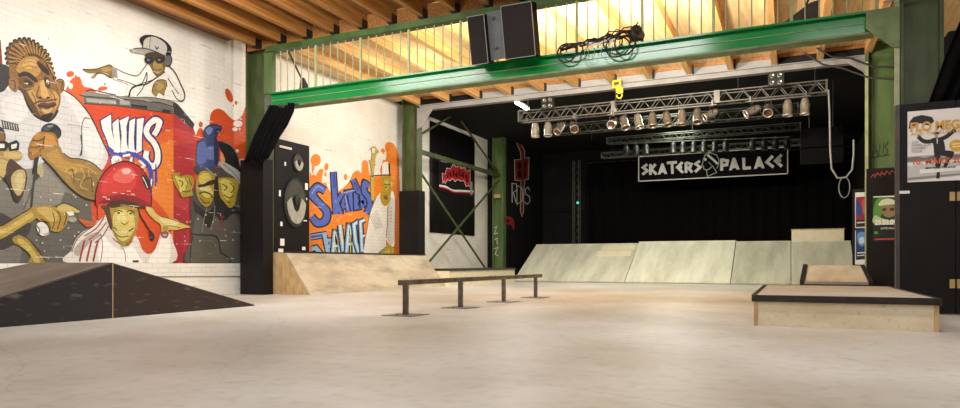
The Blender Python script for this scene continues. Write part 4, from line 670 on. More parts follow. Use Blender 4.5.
GREEN_POSTER = [
 ('printed_face', 'green print of a face under a pale cap', [
  ((29,58,22),'P',[(1692,2176),(2236,2166),(2236,1185),(1692,1180)]),
  ((79,138,52),'F',[(1708,1921),(1771,2131),(1927,2154),(2031,2090),(1875,1794),(1771,1646),(1708,1678)]),
  ((138,116,88),'F',[(1854,1976),(1979,2002),(2113,1967),(2144,1846),(2082,1740),(1979,1719),(1886,1794)]),
  ((58,44,34),'F',[(1875,1915),(1948,1925),(1948,1876),(1886,1866)]),
  ((58,44,34),'F',[(2031,1922),(2103,1919),(2093,1872),(2031,1874)]),
  ((201,210,180),'F',[(1802,1990),(1854,2097),(1979,2140),(2108,2099),(2216,1987),(2082,2004),(1948,1997)]),
  ((168,184,144),'F',[(1729,1768),(1875,1703),(2031,1657),(2236,1699),(2236,1568),(1729,1580)]),
  ((18,18,15),'P',[(1692,1557),(2236,1556),(2236,1185),(1692,1180)]),
  ((63,144,48),'P',[(1718,1411),(1792,1409),(1792,1349),(1718,1350)]),
  ((200,58,40),'L',[(1729,1221,1728,1248),(2185,1226,2185,1253)]),
 ]),
]
SMALL_POSTERS = [
 ('printed_pattern', None, [
  ((140,36,48),'P',[(1576,2437),(1848,2447),(1848,1655),(1576,1647)]),
  ((44,58,138),'F',[(1589,2344),(1663,2270),(1725,2126),(1688,1950),(1589,1989)]),
  ((200,72,58),'F',[(1713,2339),(1811,2336),(1824,2052),(1750,1984)]),
  ((26,20,24),'P',[(1576,1832),(1848,1839),(1848,1655),(1576,1647)]),
  ((216,212,208),'L',[(1602,1743,1600,1778),(1788,1753,1786,1787)]),
 ]),
 ('printed_pattern', 'blue print', [
  ((31,56,120),'P',[(1576,1576),(1848,1592),(1848,807),(1576,779)]),
  ((90,144,200),'F',[(1626,1490),(1787,1501),(1811,1274),(1713,1133),(1613,1277)]),
  ((192,212,228),'F',[(1651,1347),(1750,1381),(1762,1239),(1675,1205)]),
  ((16,24,44),'P',[(1576,1021),(1848,1033),(1848,807),(1576,779)]),
  ((208,212,220),'L',[(1602,947,1600,981),(1812,960,1810,994)]),
  ((208,212,220),'L',[(1602,880,1600,906),(1775,893,1774,919)]),
 ]),
]
RED_TAG = [
 ('red_tag', 'red sprayed tag', [
  ((154,58,42),'L',[(1658,2619,1647,2633),(1714,2683,1721,2712),(1732,2607,1735,2637),(1784,2716,1781,2746),(1842,2639,1836,2668),(1866,2731,1860,2760),(1930,2652,1925,2682),(1962,2744,1957,2773),(2026,2666,2021,2695),(2058,2749,2052,2776),(2130,2686,2139,2700)]),
  ((154,58,42),'L',[(1686,2673,1684,2688),(1944,2696,1943,2711)]),
 ]),
]
BLACK_TAG = [
 ('black_tag', 'black sprayed tag', [
  ((18,20,12),'L',[(1720,3133,1703,3140),(1778,3403,1778,3437),(1828,3145,1845,3149)]),
  ((18,20,12),'L',[(1730,3240,1727,3261),(1830,3253,1827,3273)]),
  ((18,20,12),'L',[(1862,3164,1844,3167),(1871,3415,1868,3450),(1937,3162,1934,3196),(1961,3454,1943,3456)]),
  ((18,20,12),'L',[(2035,3483,2050,3471),(1966,3368,1987,3366),(2024,3250,2045,3247),(1953,3146,1967,3132)]),
  ((18,20,12),'L',[(1680,3109,1677,3130),(2060,3160,2057,3181)]),
 ]),
]
WHITE_TAG = [
 ('white_tag', 'pale sprayed tag', [
  ((184,192,160),'L',[(-11003,2121,-11023,2149),(-10898,2193,-10861,2235),(-11036,1871,-10991,1907),(-10831,1911,-10839,1943)]),
  ((184,192,160),'L',[(-11003,1629,-11023,1657),(-10893,1699,-10865,1747),(-10897,1478,-10862,1477)]),
  ((184,192,160),'L',[(-11005,1259,-11021,1289),(-10855,1335,-10815,1374),(-10991,1063,-10946,1075),(-10845,973,-10825,1000)]),
 ]),
]

# ------------------------------------------------------------------ colour and materials
def lin(h):   # screen colour, as six hex digits or as three numbers from 0 to 255
    c = [int(h[i:i+2], 16)/255 for i in (0, 2, 4)] if isinstance(h, str) else [q/255 for q in h]
    return tuple((x/12.92 if x <= .04045 else ((x+.055)/1.055)**2.4) for x in c) + (1,)

class NT:
    def __init__(s, m):
        s.t = m.node_tree; s.n = s.t.nodes; s.l = s.t.links
    def new(s, ty, **kw):
        n = s.n.new(ty)
        for k, v in kw.items(): setattr(n, k, v)
        return n
    def link(s, a, b): s.l.new(a, b)

def base(name, rough=.6, metal=0., spec=.5):
    m = bpy.data.materials.new(name); m.use_nodes = True
    t = NT(m); b = t.n['Principled BSDF']
    b.inputs['Roughness'].default_value = rough; b.inputs['Metallic'].default_value = metal
    b.inputs['Specular IOR Level'].default_value = spec
    return m, t, b

def mat(name, c, rough=.6, metal=0., var=.12, scale=6., stretch=(1, 1, 1), bump=0., c2=None, spec=.5, detail=5, lo=.35, hi=.65):
    """a noisy two-tone surface in object coordinates"""
    m, t, b = base(name, rough, metal, spec)
    tc = t.new('ShaderNodeTexCoord'); mp = t.new('ShaderNodeMapping'); mp.inputs['Scale'].default_value = stretch
    t.link(tc.outputs['Object'], mp.inputs['Vector'])
    no = t.new('ShaderNodeTexNoise'); no.inputs['Scale'].default_value = scale; no.inputs['Detail'].default_value = detail
    t.link(mp.outputs['Vector'], no.inputs['Vector'])
    rp = t.new('ShaderNodeValToRGB'); rp.color_ramp.elements[0].position = lo; rp.color_ramp.elements[1].position = hi
    a = lin(c); d = lin(c2) if c2 else tuple(x*(1-var*1.6) for x in a[:3]) + (1,)
    rp.color_ramp.elements[0].color = d; rp.color_ramp.elements[1].color = a
    t.link(no.outputs['Fac'], rp.inputs['Fac']); t.link(rp.outputs['Color'], b.inputs['Base Color'])
    if bump:
        bp = t.new('ShaderNodeBump'); bp.inputs['Strength'].default_value = bump; bp.inputs['Distance'].default_value = .01
        t.link(no.outputs['Fac'], bp.inputs['Height']); t.link(bp.outputs['Normal'], b.inputs['Normal'])
    return m

def glow(name, c, power):
    m, t, b = base(name)
    b.inputs['Base Color'].default_value = lin(c); b.inputs['Emission Color'].default_value = lin(c)
    b.inputs['Emission Strength'].default_value = power
    return m

def brickwork(t, b, colour_socket, wear, joint, open_from):
    """brick relief shared by the bare wall and the paint on it, in world metres (Y, Z)"""
    g = t.new('ShaderNodeNewGeometry'); sx = t.new('ShaderNodeSeparateXYZ'); cx = t.new('ShaderNodeCombineXYZ')
    t.link(g.outputs['Position'], sx.inputs[0]); t.link(sx.outputs['Y'], cx.inputs['X']); t.link(sx.outputs['Z'], cx.inputs['Y'])
    br = t.new('ShaderNodeTexBrick'); br.inputs['Scale'].default_value = 1
    br.inputs['Brick Width'].default_value = .27; br.inputs['Row Height'].default_value = .1; br.inputs['Mortar Size'].default_value = .006
    br.inputs['Mortar Smooth'].default_value = .4; br.inputs['Color1'].default_value = (1, 1, 1, 1); br.inputs['Color2'].default_value = (.96, .955, .95, 1)
    br.inputs['Mortar'].default_value = joint
    t.link(cx.outputs[0], br.inputs['Vector'])
    no = t.new('ShaderNodeTexNoise'); no.inputs['Scale'].default_value = 1.6; no.inputs['Detail'].default_value = 7
    t.link(cx.outputs[0], no.inputs['Vector'])
    r1 = t.new('ShaderNodeMapRange'); r1.inputs[1].default_value = .3; r1.inputs[2].default_value = .62; r1.inputs[3].default_value = .9; r1.inputs[4].default_value = 1
    t.link(no.outputs['Fac'], r1.inputs[0])
    m1 = t.new('ShaderNodeMix', data_type='RGBA', blend_type='MULTIPLY'); m1.inputs[0].default_value = .8
    t.link(colour_socket, m1.inputs[6]); t.link(br.outputs['Color'], m1.inputs[7])
    m2 = t.new('ShaderNodeMix', data_type='RGBA', blend_type='MULTIPLY'); m2.inputs[0].default_value = 1
    t.link(m1.outputs[2], m2.inputs[6]); t.link(r1.outputs[0], m2.inputs[7])
    # open joints here and there: dark cracks on the bare wall, pale chips on the paint
    n2 = t.new('ShaderNodeTexNoise'); n2.inputs['Scale'].default_value = 2.3; n2.inputs['Detail'].default_value = 4
    mp = t.new('ShaderNodeMapping'); mp.inputs['Scale'].default_value = (1, 3.5, 1); t.link(cx.outputs[0], mp.inputs[0]); t.link(mp.outputs[0], n2.inputs['Vector'])
    r2 = t.new('ShaderNodeMapRange'); r2.inputs[1].default_value = open_from; r2.inputs[2].default_value = open_from+.08
    t.link(n2.outputs['Fac'], r2.inputs[0])
    mu = t.new('ShaderNodeMath', operation='MULTIPLY'); t.link(r2.outputs[0], mu.inputs[0]); t.link(br.outputs['Fac'], mu.inputs[1])
    m3 = t.new('ShaderNodeMix', data_type='RGBA'); t.link(mu.outputs[0], m3.inputs[0]); t.link(m2.outputs[2], m3.inputs[6]); m3.inputs[7].default_value = lin(wear)
    t.link(m3.outputs[2], b.inputs['Base Color'])
    iv = t.new('ShaderNodeMath', operation='SUBTRACT'); iv.inputs[0].default_value = 1; t.link(br.outputs['Fac'], iv.inputs[1])
    ad = t.new('ShaderNodeMath', operation='MULTIPLY_ADD'); t.link(no.outputs['Fac'], ad.inputs[0]); ad.inputs[1].default_value = .5; t.link(iv.outputs[0], ad.inputs[2])
    bp = t.new('ShaderNodeBump'); bp.inputs['Strength'].default_value = .35; bp.inputs['Distance'].default_value = .006
    t.link(ad.outputs[0], bp.inputs['Height']); t.link(bp.outputs['Normal'], b.inputs['Normal'])

def mat_brick():
    m, t, b = base('white_painted_brick', .62)
    c = t.new('ShaderNodeRGB'); c.outputs[0].default_value = lin('e6dfd2')
    brickwork(t, b, c.outputs[0], '4a4238', (.85, .84, .81, 1), .62); return m
def mat_wallpaint():
    m, t, b = base('mural_paint', .58)
    a = t.new('ShaderNodeVertexColor'); a.layer_name = 'paint'
    brickwork(t, b, a.outputs['Color'], 'd8d0c2', (.68, .66, .63, 1), .59); return m
def mat_flatpaint():
    m, t, b = base('print_ink', .5)
    a = t.new('ShaderNodeVertexColor'); a.layer_name = 'paint'
    t.link(a.outputs['Color'], b.inputs['Base Color']); return m

def mat_floor():
    m, t, b = base('pale_concrete', .42)
    tc = t.new('ShaderNodeTexCoord')
    n1 = t.new('ShaderNodeTexNoise'); n1.inputs['Scale'].default_value = .35; n1.inputs['Detail'].default_value = 8; n1.inputs['Roughness'].default_value = .62
    n2 = t.new('ShaderNodeTexNoise'); n2.inputs['Scale'].default_value = 9; n2.inputs['Detail'].default_value = 10
    mp = t.new('ShaderNodeMapping'); mp.inputs['Scale'].default_value = (.25, 3, 1); mp.inputs['Rotation'].default_value = (0, 0, .5)
    n3 = t.new('ShaderNodeTexNoise'); n3.inputs['Scale'].default_value = 2.2; n3.inputs['Detail'].default_value = 9
    t.link(tc.outputs['Object'], n1.inputs['Vector']); t.link(tc.outputs['Object'], n2.inputs['Vector']); t.link(tc.outputs['Object'], mp.inputs[0]); t.link(mp.outputs[0], n3.inputs['Vector'])
    r = t.new('ShaderNodeValToRGB'); r.color_ramp.elements[0].position = .3; r.color_ramp.elements[1].position = .7
    r.color_ramp.elements[0].color = lin('b0a594'); r.color_ramp.elements[1].color = lin('d9d5ce')
    t.link(n1.outputs['Fac'], r.inputs[0])
    k = t.new('ShaderNodeMapRange'); k.inputs[1].default_value = .3; k.inputs[2].default_value = .55; k.inputs[3].default_value = .95; k.inputs[4].default_value = 1
    t.link(n3.outputs['Fac'], k.inputs[0])
    mx = t.new('ShaderNodeMix', data_type='RGBA', blend_type='MULTIPLY'); mx.inputs[0].default_value = 1
    t.link(r.outputs[0], mx.inputs[6]); t.link(k.outputs[0], mx.inputs[7])
    k2 = t.new('ShaderNodeMapRange'); k2.inputs[1].default_value = .3; k2.inputs[2].default_value = .5; k2.inputs[3].default_value = .86; k2.inputs[4].default_value = 1
    t.link(n2.outputs['Fac'], k2.inputs[0])
    my = t.new('ShaderNodeMix', data_type='RGBA', blend_type='MULTIPLY'); my.inputs[0].default_value = 1
    t.link(mx.outputs[2], my.inputs[6]); t.link(k2.outputs[0], my.inputs[7])
    # hairline cracks and joints
    vo = t.new('ShaderNodeTexVoronoi', feature='DISTANCE_TO_EDGE'); vo.inputs['Scale'].default_value = .3
    nd = t.new('ShaderNodeTexNoise'); nd.inputs['Scale'].default_value = 1.2; nd.inputs['Detail'].default_value = 5
    t.link(tc.outputs['Object'], nd.inputs['Vector'])
    va = t.new('ShaderNodeVectorMath', operation='MULTIPLY_ADD'); t.link(nd.outputs['Color'], va.inputs[0]); va.inputs[1].default_value = (.5, .5, 0); t.link(tc.outputs['Object'], va.inputs[2])
    t.link(va.outputs[0], vo.inputs['Vector'])
    vr = t.new('ShaderNodeMapRange'); vr.inputs[1].default_value = .0; vr.inputs[2].default_value = .004; vr.inputs[3].default_value = .86; vr.inputs[4].default_value = 1
    t.link(vo.outputs['Distance'], vr.inputs[0])
    mz = t.new('ShaderNodeMix', data_type='RGBA', blend_type='MULTIPLY'); mz.inputs[0].default_value = 1
    t.link(my.outputs[2], mz.inputs[6]); t.link(vr.outputs[0], mz.inputs[7])
    t.link(mz.outputs[2], b.inputs['Base Color'])
    rr = t.new('ShaderNodeMapRange'); rr.inputs[3].default_value = .3; rr.inputs[4].default_value = .55
    t.link(n1.outputs['Fac'], rr.inputs[0]); t.link(rr.outputs[0], b.inputs['Roughness'])
    return m

def mat_deck(name, c, c2, rough=.55, streak=(2.5, .5, .5), scale=1.6, lo=.3, hi=.62):
    """weathered plywood: broad stains plus scuff streaks and fine speckle"""
    m, t, b = base(name, rough)
    tc = t.new('ShaderNodeTexCoord'); mp = t.new('ShaderNodeMapping'); mp.inputs['Scale'].default_value = streak
    t.link(tc.outputs['Object'], mp.inputs[0])
    n1 = t.new('ShaderNodeTexNoise'); n1.inputs['Scale'].default_value = scale; n1.inputs['Detail'].default_value = 9; n1.inputs['Roughness'].default_value = .65
    t.link(mp.outputs[0], n1.inputs['Vector'])
    n2 = t.new('ShaderNodeTexNoise'); n2.inputs['Scale'].default_value = 22; n2.inputs['Detail'].default_value = 3
    t.link(tc.outputs['Object'], n2.inputs['Vector'])
    r = t.new('ShaderNodeValToRGB'); r.color_ramp.elements[0].position = lo; r.color_ramp.elements[1].position = hi
    r.color_ramp.elements[0].color = lin(c2); r.color_ramp.elements[1].color = lin(c)
    t.link(n1.outputs['Fac'], r.inputs[0])
    k = t.new('ShaderNodeMapRange'); k.inputs[1].default_value = .28; k.inputs[2].default_value = .42; k.inputs[3].default_value = .7; k.inputs[4].default_value = 1
    t.link(n2.outputs['Fac'], k.inputs[0])
    mx = t.new('ShaderNodeMix', data_type='RGBA', blend_type='MULTIPLY'); mx.inputs[0].default_value = .8
    t.link(r.outputs[0], mx.inputs[6]); t.link(k.outputs[0], mx.inputs[7]); t.link(mx.outputs[2], b.inputs['Base Color'])
    return m

M = dict(
    brick=mat_brick(), paint=mat_wallpaint(), ink=mat_flatpaint(), floor=mat_floor(),
    timber=mat('rafter_timber', 'b07a3f', .55, var=.2, scale=3, stretch=(9, .35, 9), c2='85531f'),
    pale_timber=mat('pale_rafter_timber', 'd8aa6a', .55, var=.2, scale=3, stretch=(9, .35, 9), c2='b58345'),  # same wood as the hall rafters, paled for the lamplight behind the girder
    boards=mat('ceiling_boards', '8f6236', .6, scale=2.5, stretch=(6, .3, 6), c2='6b431d'),
    plyboards=mat('pale_ceiling_ply', 'e2c89c', .6, scale=2.5, stretch=(5, .4, 5), c2='cfa970'),
    green=mat('green_gloss_paint', '06823c', .2, var=.15, scale=2.5, stretch=(.4, 1, 3)),
    rail_green=mat('rail_green_paint', '45602c', .45, var=.2, scale=4, c2='334a20'),
    olive=mat('olive_green_paint', '6b7f45', .45, var=.2, scale=4, c2='4f5f32'),
    column=mat('column_green_paint', '48542a', .5, scale=3, stretch=(2, 2, .6), c2='333b1d', lo=.3),
    bright=mat('leaf_green_paint', '5b7040', .5, scale=2, stretch=(2, 2, .4), c2='465a2e'),
    baluster=mat('pale_green_paint', 'a9b080', .45, var=.15, scale=5),
    grey=mat('grey_painted_steel', '9a9490', .5, var=.12, scale=4),
    alu=mat('truss_aluminium', '6f6c66', .42, .7, var=.12, scale=8),
    dim_alu=mat('dull_aluminium', '44453d', .45, .6, var=.12, scale=8),
    white_board=mat('pale_infill', '9c9a99', .6, var=.08),
    black=mat('stage_black', '0e0d0d', .8, var=.3, scale=2, spec=.25),
    panel=mat('black_panel', '151111', .55, var=.3, scale=3, c2='0d0a0a', spec=.25),
    panel_brown=mat('brown_black_panel', '75604e', .55, scale=9, stretch=(1, .6, 2.2), c2='2b1f19', detail=12, lo=.6, hi=.85),
    panel_blue=mat('blue_black_panel', '6e6862', .5, scale=9, stretch=(1, .6, 2.2), c2='211e20', detail=12, lo=.6, hi=.85),
    rampdeck=mat_deck('brown_ramp_deck', '66574b', '43362c', .5),
    cloth=mat('black_velvet', '0b090a', .95, var=.3, spec=.15),
    ply=mat('raw_plywood', 'c9a877', .6, scale=3, stretch=(3, .5, 1), c2='a98a5c'),
    deck=mat_deck('worn_bank_deck', 'c0b297', '86795f'),
    bank=mat_deck('stage_bank_deck', 'cfcbb6', 'a5a18a', .5, (1.6, .35, .35), 1.3),
    bank_pale=mat_deck('pale_bank_deck', 'dad6c2', 'b8b39c', .5, (1.6, .35, .35), 1.3),
    patch=mat('new_ply_patch', 'ded2b0', .5, var=.06),
    ledgetop=mat_deck('ledge_top', 'd8ccb8', 'b09f88', .4, (.6, 1.5, 1), 2.2),
    ledgeside=mat_deck('ledge_side', 'e6d8bd', 'cfbd9c', .55, (.5, 1, 1.2), 3.0),
    steel=mat('dark_worn_steel', '3a3230', .4, .4, var=.3, scale=12),
    rail=mat('worn_rail_steel', '7a6c60', .4, .4, scale=9, stretch=(1, .5, 1), c2='54483e'),
    plate=mat('scuffed_plate', '9c9186', .35, .3, scale=9, c2='6a6058'),  # pale tone stands for glare on the flat base plates
    railtop=mat('polished_rail_top', 'bdb4a8', .3, .6, scale=9, c2='8a8076'),  # paler than the bar below it
    wedge=mat_deck('wedge_deck', 'd8cdb8', 'b5a890', .5),
    rubber=mat('black_rubber', '161313', .55, var=.2),
    brass=mat('brass_plate', 'c6a86a', .45, .2, var=.15, scale=20),
    white=mat('white_paper', 'e8e4de', .5, var=.03),
    orange_text=mat('orange_ink', 'd9a23a', .5, var=.02), red_text=mat('red_ink', 'd8662e', .5, var=.02), grey_text=mat('grey_ink', '8f8d8a', .5, var=.02), black_text=mat('black_ink', '151313', .5, var=.02),
    speaker=mat('speaker_grille', '241d1a', .7, var=.2, scale=40, spec=.2), speaker_side=mat('grey_speaker_bracket', '5f6266', .5, var=.15, scale=5),
    stagespk=mat('stage_speaker_black', '0b0909', .8, var=.2, spec=.12),
    dish=mat('grey_horn', '454339', .5, var=.15, scale=9), dish_pale=mat('pale_horn', 'a8a698', .5, var=.15, scale=9), dish_dark=mat('dark_horn', '25231f', .5),
    can=mat('chrome_lamp_can', 'c8c2b8', .28, .75, var=.2, scale=6), can_warm=mat('warm_lamp_can', 'a09484', .35, .65, var=.2, scale=6), can_black=mat('black_lamp_can', '1d201a', .4, .3, var=.2),
    lens=mat('lamp_lens', '4a2f26', .15, 0, var=.2), lens_grey=mat('reflector_lens', '77746e', .25, .5, var=.15),
    yellow=mat('yellow_hoist_paint', 'd6be00', .4, var=.06),
    rust=mat('rusty_plate', '4a3a33', .6, var=.25, scale=10), hose=mat('grey_hose', '8f8f8a', .5, var=.1), teal=glow('teal_lamp', '40d0b0', 1.0),
    tube=glow('fluorescent_tube', 'fff8ec', 14.), flood=glow('floodlight_glass', 'fff0d0', 6.),
)

# ------------------------------------------------------------------ mesh helpers
class MB:
    def __init__(s): s.v = []; s.f = []; s.sm = []
    def add(s, v, f, smooth=False):
        o = len(s.v); s.v += [tuple(p) for p in v]; s.f += [tuple(i+o for i in q) for q in f]; s.sm += [smooth]*len(f); return s
    def box(s, x0, x1, y0, y1, z0, z1):
        return s.add([(x0,y0,z0),(x1,y0,z0),(x1,y1,z0),(x0,y1,z0),(x0,y0,z1),(x1,y0,z1),(x1,y1,z1),(x0,y1,z1)],
                     [(0,3,2,1),(4,5,6,7),(0,1,5,4),(1,2,6,5),(2,3,7,6),(3,0,4,7)])
    def hexa(s, b, t):   # bottom quad, top quad (counter-clockwise from above)
        return s.add(list(b)+list(t), [(0,3,2,1),(4,5,6,7),(0,1,5,4),(1,2,6,5),(2,3,7,6),(3,0,4,7)])
    def prism(s, pts, axis, a, b):   # polygon of 2-D points extruded along axis from a to b
        n = len(pts)
        def P(p, h): return {'X': (h,p[0],p[1]), 'Y': (p[0],h,p[1]), 'Z': (p[0],p[1],h)}[axis]
        v = [P(p,a) for p in pts]+[P(p,b) for p in pts]
        tri = tessellate_polygon([[Vector((p[0],p[1],0)) for p in pts]])
        f = [tuple(q) for q in tri]+[tuple(i+n for i in reversed(q)) for q in tri]
        f += [(i,(i+1)%n,(i+1)%n+n,i+n) for i in range(n)]
        return s.add(v, f)
    def tube(s, pts, r, seg=8, closed=False, cap=True):
        pts = [Vector(p) for p in pts]; n = len(pts)
        rs = r if isinstance(r, (list, tuple)) else [r]*n
        v = []; f = []; up = None
        for i in range(n):
            if closed: d = pts[(i+1)%n]-pts[i-1]
            else: d = pts[min(i+1,n-1)]-pts[max(i-1,0)]
            d.normalize()
            if up is None:
                up = Vector((0,0,1)) if abs(d.z) < .9 else Vector((1,0,0))
            x = up.cross(d)
            if x.length < 1e-4: x = Vector((1,0,0)).cross(d)
            x.normalize(); y = d.cross(x); up = y
            for k in range(seg):
                a = 2*PI*k/seg; v.append(pts[i]+(x*math.cos(a)+y*math.sin(a))*rs[i])
        m = n if closed else n-1
        for i in range(m):
            j = (i+1)%n
            f += [(i*seg+k, i*seg+(k+1)%seg, j*seg+(k+1)%seg, j*seg+k) for k in range(seg)]
        s.add(v, f, True)
        if cap and not closed: s.add(v[:seg]+v[-seg:], [tuple(reversed(range(seg))), tuple(range(seg, 2*seg))])
        return s
    def bar(s, a, b, w, h=None):   # square bar between two points
        a = Vector(a); b = Vector(b); h = h or w; d = (b-a).normalized()
        up = Vector((0,0,1)) if abs(d.z) < .95 else Vector((0,1,0))
        x = d.cross(up).normalized()*w/2; y = x.cross(d).normalized()*h/2
        q = [a-x-y, a+x-y, a+x+y, a-x+y, b-x-y, b+x-y, b+x+y, b-x+y]
        return s.add(q, [(0,1,2,3),(7,6,5,4),(0,4,5,1),(1,5,6,2),(2,6,7,3),(3,7,4,0)])
    def lathe(s, prof, o, axis, seg=20, sx=1, sy=1):   # prof: (radius, distance along axis)
        o = Vector(o); a = Vector(axis).normalized()
        u = Vector((0,0,1)) if abs(a.z) < .9 else Vector((0,1,0))
        x = u.cross(a).normalized(); y = a.cross(x)
        v = []; f = []
        for r, h in prof:
            for k in range(seg):
                t = 2*PI*k/seg; v.append(o+a*h+x*math.cos(t)*r*sx+y*math.sin(t)*r*sy)
        for i in range(len(prof)-1):
            f += [(i*seg+k, i*seg+(k+1)%seg, (i+1)*seg+(k+1)%seg, (i+1)*seg+k) for k in range(seg)]
        return s.add(v, f, True)
    def build(s, name, m, parent=None, origin=None, bevel=0):
        me = bpy.data.meshes.new(name)
        o0 = Vector(origin) if origin else (parent_base(parent) if parent else centre_base(s.v))
        me.from_pydata([tuple(Vector(p)-o0) for p in s.v], [], s.f); me.update()
        me.polygons.foreach_set('use_smooth', s.sm)
        me.materials.append(m)
        o = bpy.data.objects.new(name, me); COL.objects.link(o)
        if parent:
            o.parent = parent; o.location = o0-parent_base(parent)
        else: o.location = o0
        if bevel:
            b = o.modifiers.new('bevel', 'BEVEL'); b.width = bevel; b.segments = 2; b.limit_method = 'ANGLE'
        return o
def parent_base(p):
    v = Vector(p.location)
    while p.parent: p = p.parent; v += Vector(p.location)
    return v
def centre_base(v):
    xs = [p[0] for p in v]; ys = [p[1] for p in v]; zs = [p[2] for p in v]
    return Vector(((min(xs)+max(xs))/2, (min(ys)+max(ys))/2, min(zs)))

def tag(o, label, cat, group=None):
    o['label'] = label; o['category'] = cat
    if group: o['group'] = group
    return o
def thing(name, loc, label, cat, group=None):
    o = bpy.data.objects.new(name, None); COL.objects.link(o); o.location = loc; o.empty_display_size = .2
    return tag(o, label, cat, group)
def struct(name, mb, m):
    o = mb.build(name, m); o['kind'] = 'structure'; return o
def dup(root, loc, label, group=None, rot=None):
    r = root.copy(); COL.objects.link(r); r.location = loc; r['label'] = label
    if group: r['group'] = group
    if rot is not None: r.rotation_euler = rot
    for ch in list(root.children):
        c = ch.copy(); COL.objects.link(c); c.parent = r
        for g in list(ch.children):
            d = g.copy(); COL.objects.link(d); d.parent = c
    return r
ORD = ['first','second','third','fourth','fifth','sixth','seventh','eighth','ninth','tenth','eleventh','twelfth','thirteenth','fourteenth']

# ------------------------------------------------------------------ flat paint and print on a real plane
def smooth_closed(p, k=5):
    n = len(p); o = []
    for i in range(n):
        a, b, c, d = p[i-1], p[i], p[(i+1)%n], p[(i+2)%n]
        for j in range(k):
            t = j/k
            o.append(tuple(.5*((2*b[q])+(c[q]-a[q])*t+(2*a[q]-5*b[q]+4*c[q]-d[q])*t*t+(3*b[q]-a[q]-3*c[q]+d[q])*t**3) for q in range(2)))
    return o
def smooth_open(p, k=5):
    if len(p) < 3: return p
    o = []; n = len(p)
    for i in range(n-1):
        a, b, c, d = p[max(i-1,0)], p[i], p[i+1], p[min(i+2,n-1)]
        for j in range(k):
            t = j/k
            o.append(tuple(.5*((2*b[q])+(c[q]-a[q])*t+(2*a[q]-5*b[q]+4*c[q]-d[q])*t*t+(3*b[q]-a[q]-3*c[q]+d[q])*t**3) for q in range(len(a))))
    return o+[p[-1]]
def paint(shapes, axis, val, step, name, m, parent, start=0):
    """layered flat paint; every layer lies a fraction of a millimetre in front of the one below"""
    v = []; f = []; col = []; sgn = 1 if axis == 'X' else -1
    lay = start
    for c, kind, pts in shapes:
        lay += 1; h = val+sgn*lay*step
        pts = [tuple(q/1000 for q in p) for p in pts]
        W = (lambda p: (h, p[0], p[1])) if axis == 'X' else (lambda p: (p[0], h, p[1]))
        o = len(v)
        if kind in 'FP':
            q = smooth_closed(pts) if kind == 'F' else pts
            tri = tessellate_polygon([[Vector((p[0], p[1], 0)) for p in q]])
            v += [W(p) for p in q]
            for t in tri:
                a, b, d = (Vector((q[i][0], q[i][1], 0)) for i in t)
                cr = (b-a).cross(d-a).z
                t = tuple(i+o for i in t)
                f.append(t if (cr > 0) == (axis == 'X') else t[::-1]); col.append(c)
        else:
            q = smooth_open(pts) if kind == 'S' else pts     # each entry holds both edges of the brush stroke
            n = len(q); L = [p[:2] for p in q]; Rr = [p[2:] for p in q]
            v += [W(p) for p in L]+[W(p) for p in Rr]
            for i in range(n-1):
                t = (o+n+i, o+n+i+1, o+i+1, o+i)
                a, b, d = (Vector((*(L+Rr)[k-o], 0)) for k in t[:3])
                f.append(t if ((b-a).cross(d-a).z > 0) == (axis == 'X') else t[::-1]); col.append(c)
    base_o = parent_base(parent) if parent else Vector((0,0,0))
    me = bpy.data.meshes.new(name); me.from_pydata([tuple(Vector(p)-base_o) for p in v], [], f); me.update()
    ca = me.color_attributes.new('paint', 'FLOAT_COLOR', 'CORNER')
    buf = []
    for p in me.polygons: buf += list(lin(col[p.index]))*p.loop_total
    ca.data.foreach_set('color', buf)
    me.materials.append(m)
    o = bpy.data.objects.new(name, me); COL.objects.link(o)
    if parent: o.parent = parent
    return o, lay
def painted_parts(data, axis, val, step, m, parent):
    lay = 0
    for name, label, shapes in data:
        o, lay = paint(shapes, axis, val, step, name, m, parent, lay)
        if label: o['label'] = label

def words(body, size, pos, m, parent, name='lettering', width=None, extrude=.0008, shear=0, bold=0):
    """text on a plane facing the front of the hall (-Y)"""
    cu = bpy.data.curves.new(name, 'FONT'); cu.body = body; cu.size = size; cu.extrude = extrude; cu.shear = shear; cu.offset = bold
    t = bpy.data.objects.new(name, cu); COL.objects.link(t)
    bpy.context.view_layer.update()
    me = bpy.data.meshes.new_from_object(t.evaluated_get(bpy.context.evaluated_depsgraph_get()))
    bpy.data.objects.remove(t); bpy.data.curves.remove(cu)
    xs = [q.co.x for q in me.vertices]
    k = width/(max(xs)-min(xs)) if width else 1
    me.transform(Matrix.Rotation(PI/2, 4, 'X') @ Matrix.Diagonal((k, 1, 1, 1)))
    me.materials.clear(); me.materials.append(m)
    o = bpy.data.objects.new(name, me); COL.objects.link(o)
    o.parent = parent; o.location = Vector(pos)-parent_base(parent)
    return o

# ================================================================== THE ROOM
struct('floor', MB().box(-12, 8.2, -6.2, 31, -.1, 0), M['floor'])
struct('wall_left', MB().box(-11.8, -11.5, -6.2, 25.6, 0, 5.95), M['brick'])
struct('wall_right', MB().box(8, 8.2, -6.2, 31, 0, 5.95), M['brick'])
struct('wall_front', MB().box(-11.5, 8, -6.2, -6, 0, 5.95), M['brick'])
struct('wall_stage_left', MB().box(-11.5, -10.6, 25.6, 30, 0, 5.95), M['black'])
struct('wall_stage_back', MB().box(-11.5, 8, 30, 30.2, 0, 5.95), M['black'])
struct('wall_stage_right', MB().box(3.2, 3.4, 17.9, 30, 0, 5.9), M['black'])
struct('ceiling_hall', MB().box(-11.5, 8, -6, 11.3, 5.7, 5.8), M['boards'])
struct('ceiling_bay', MB().box(-11.5, 8, 11.3, 18.3, 5.85, 5.95), M['plyboards'])
struct('ceiling_stage', MB().box(-11.5, 8, 18.3, 30, 5.85, 5.95), M['black'])

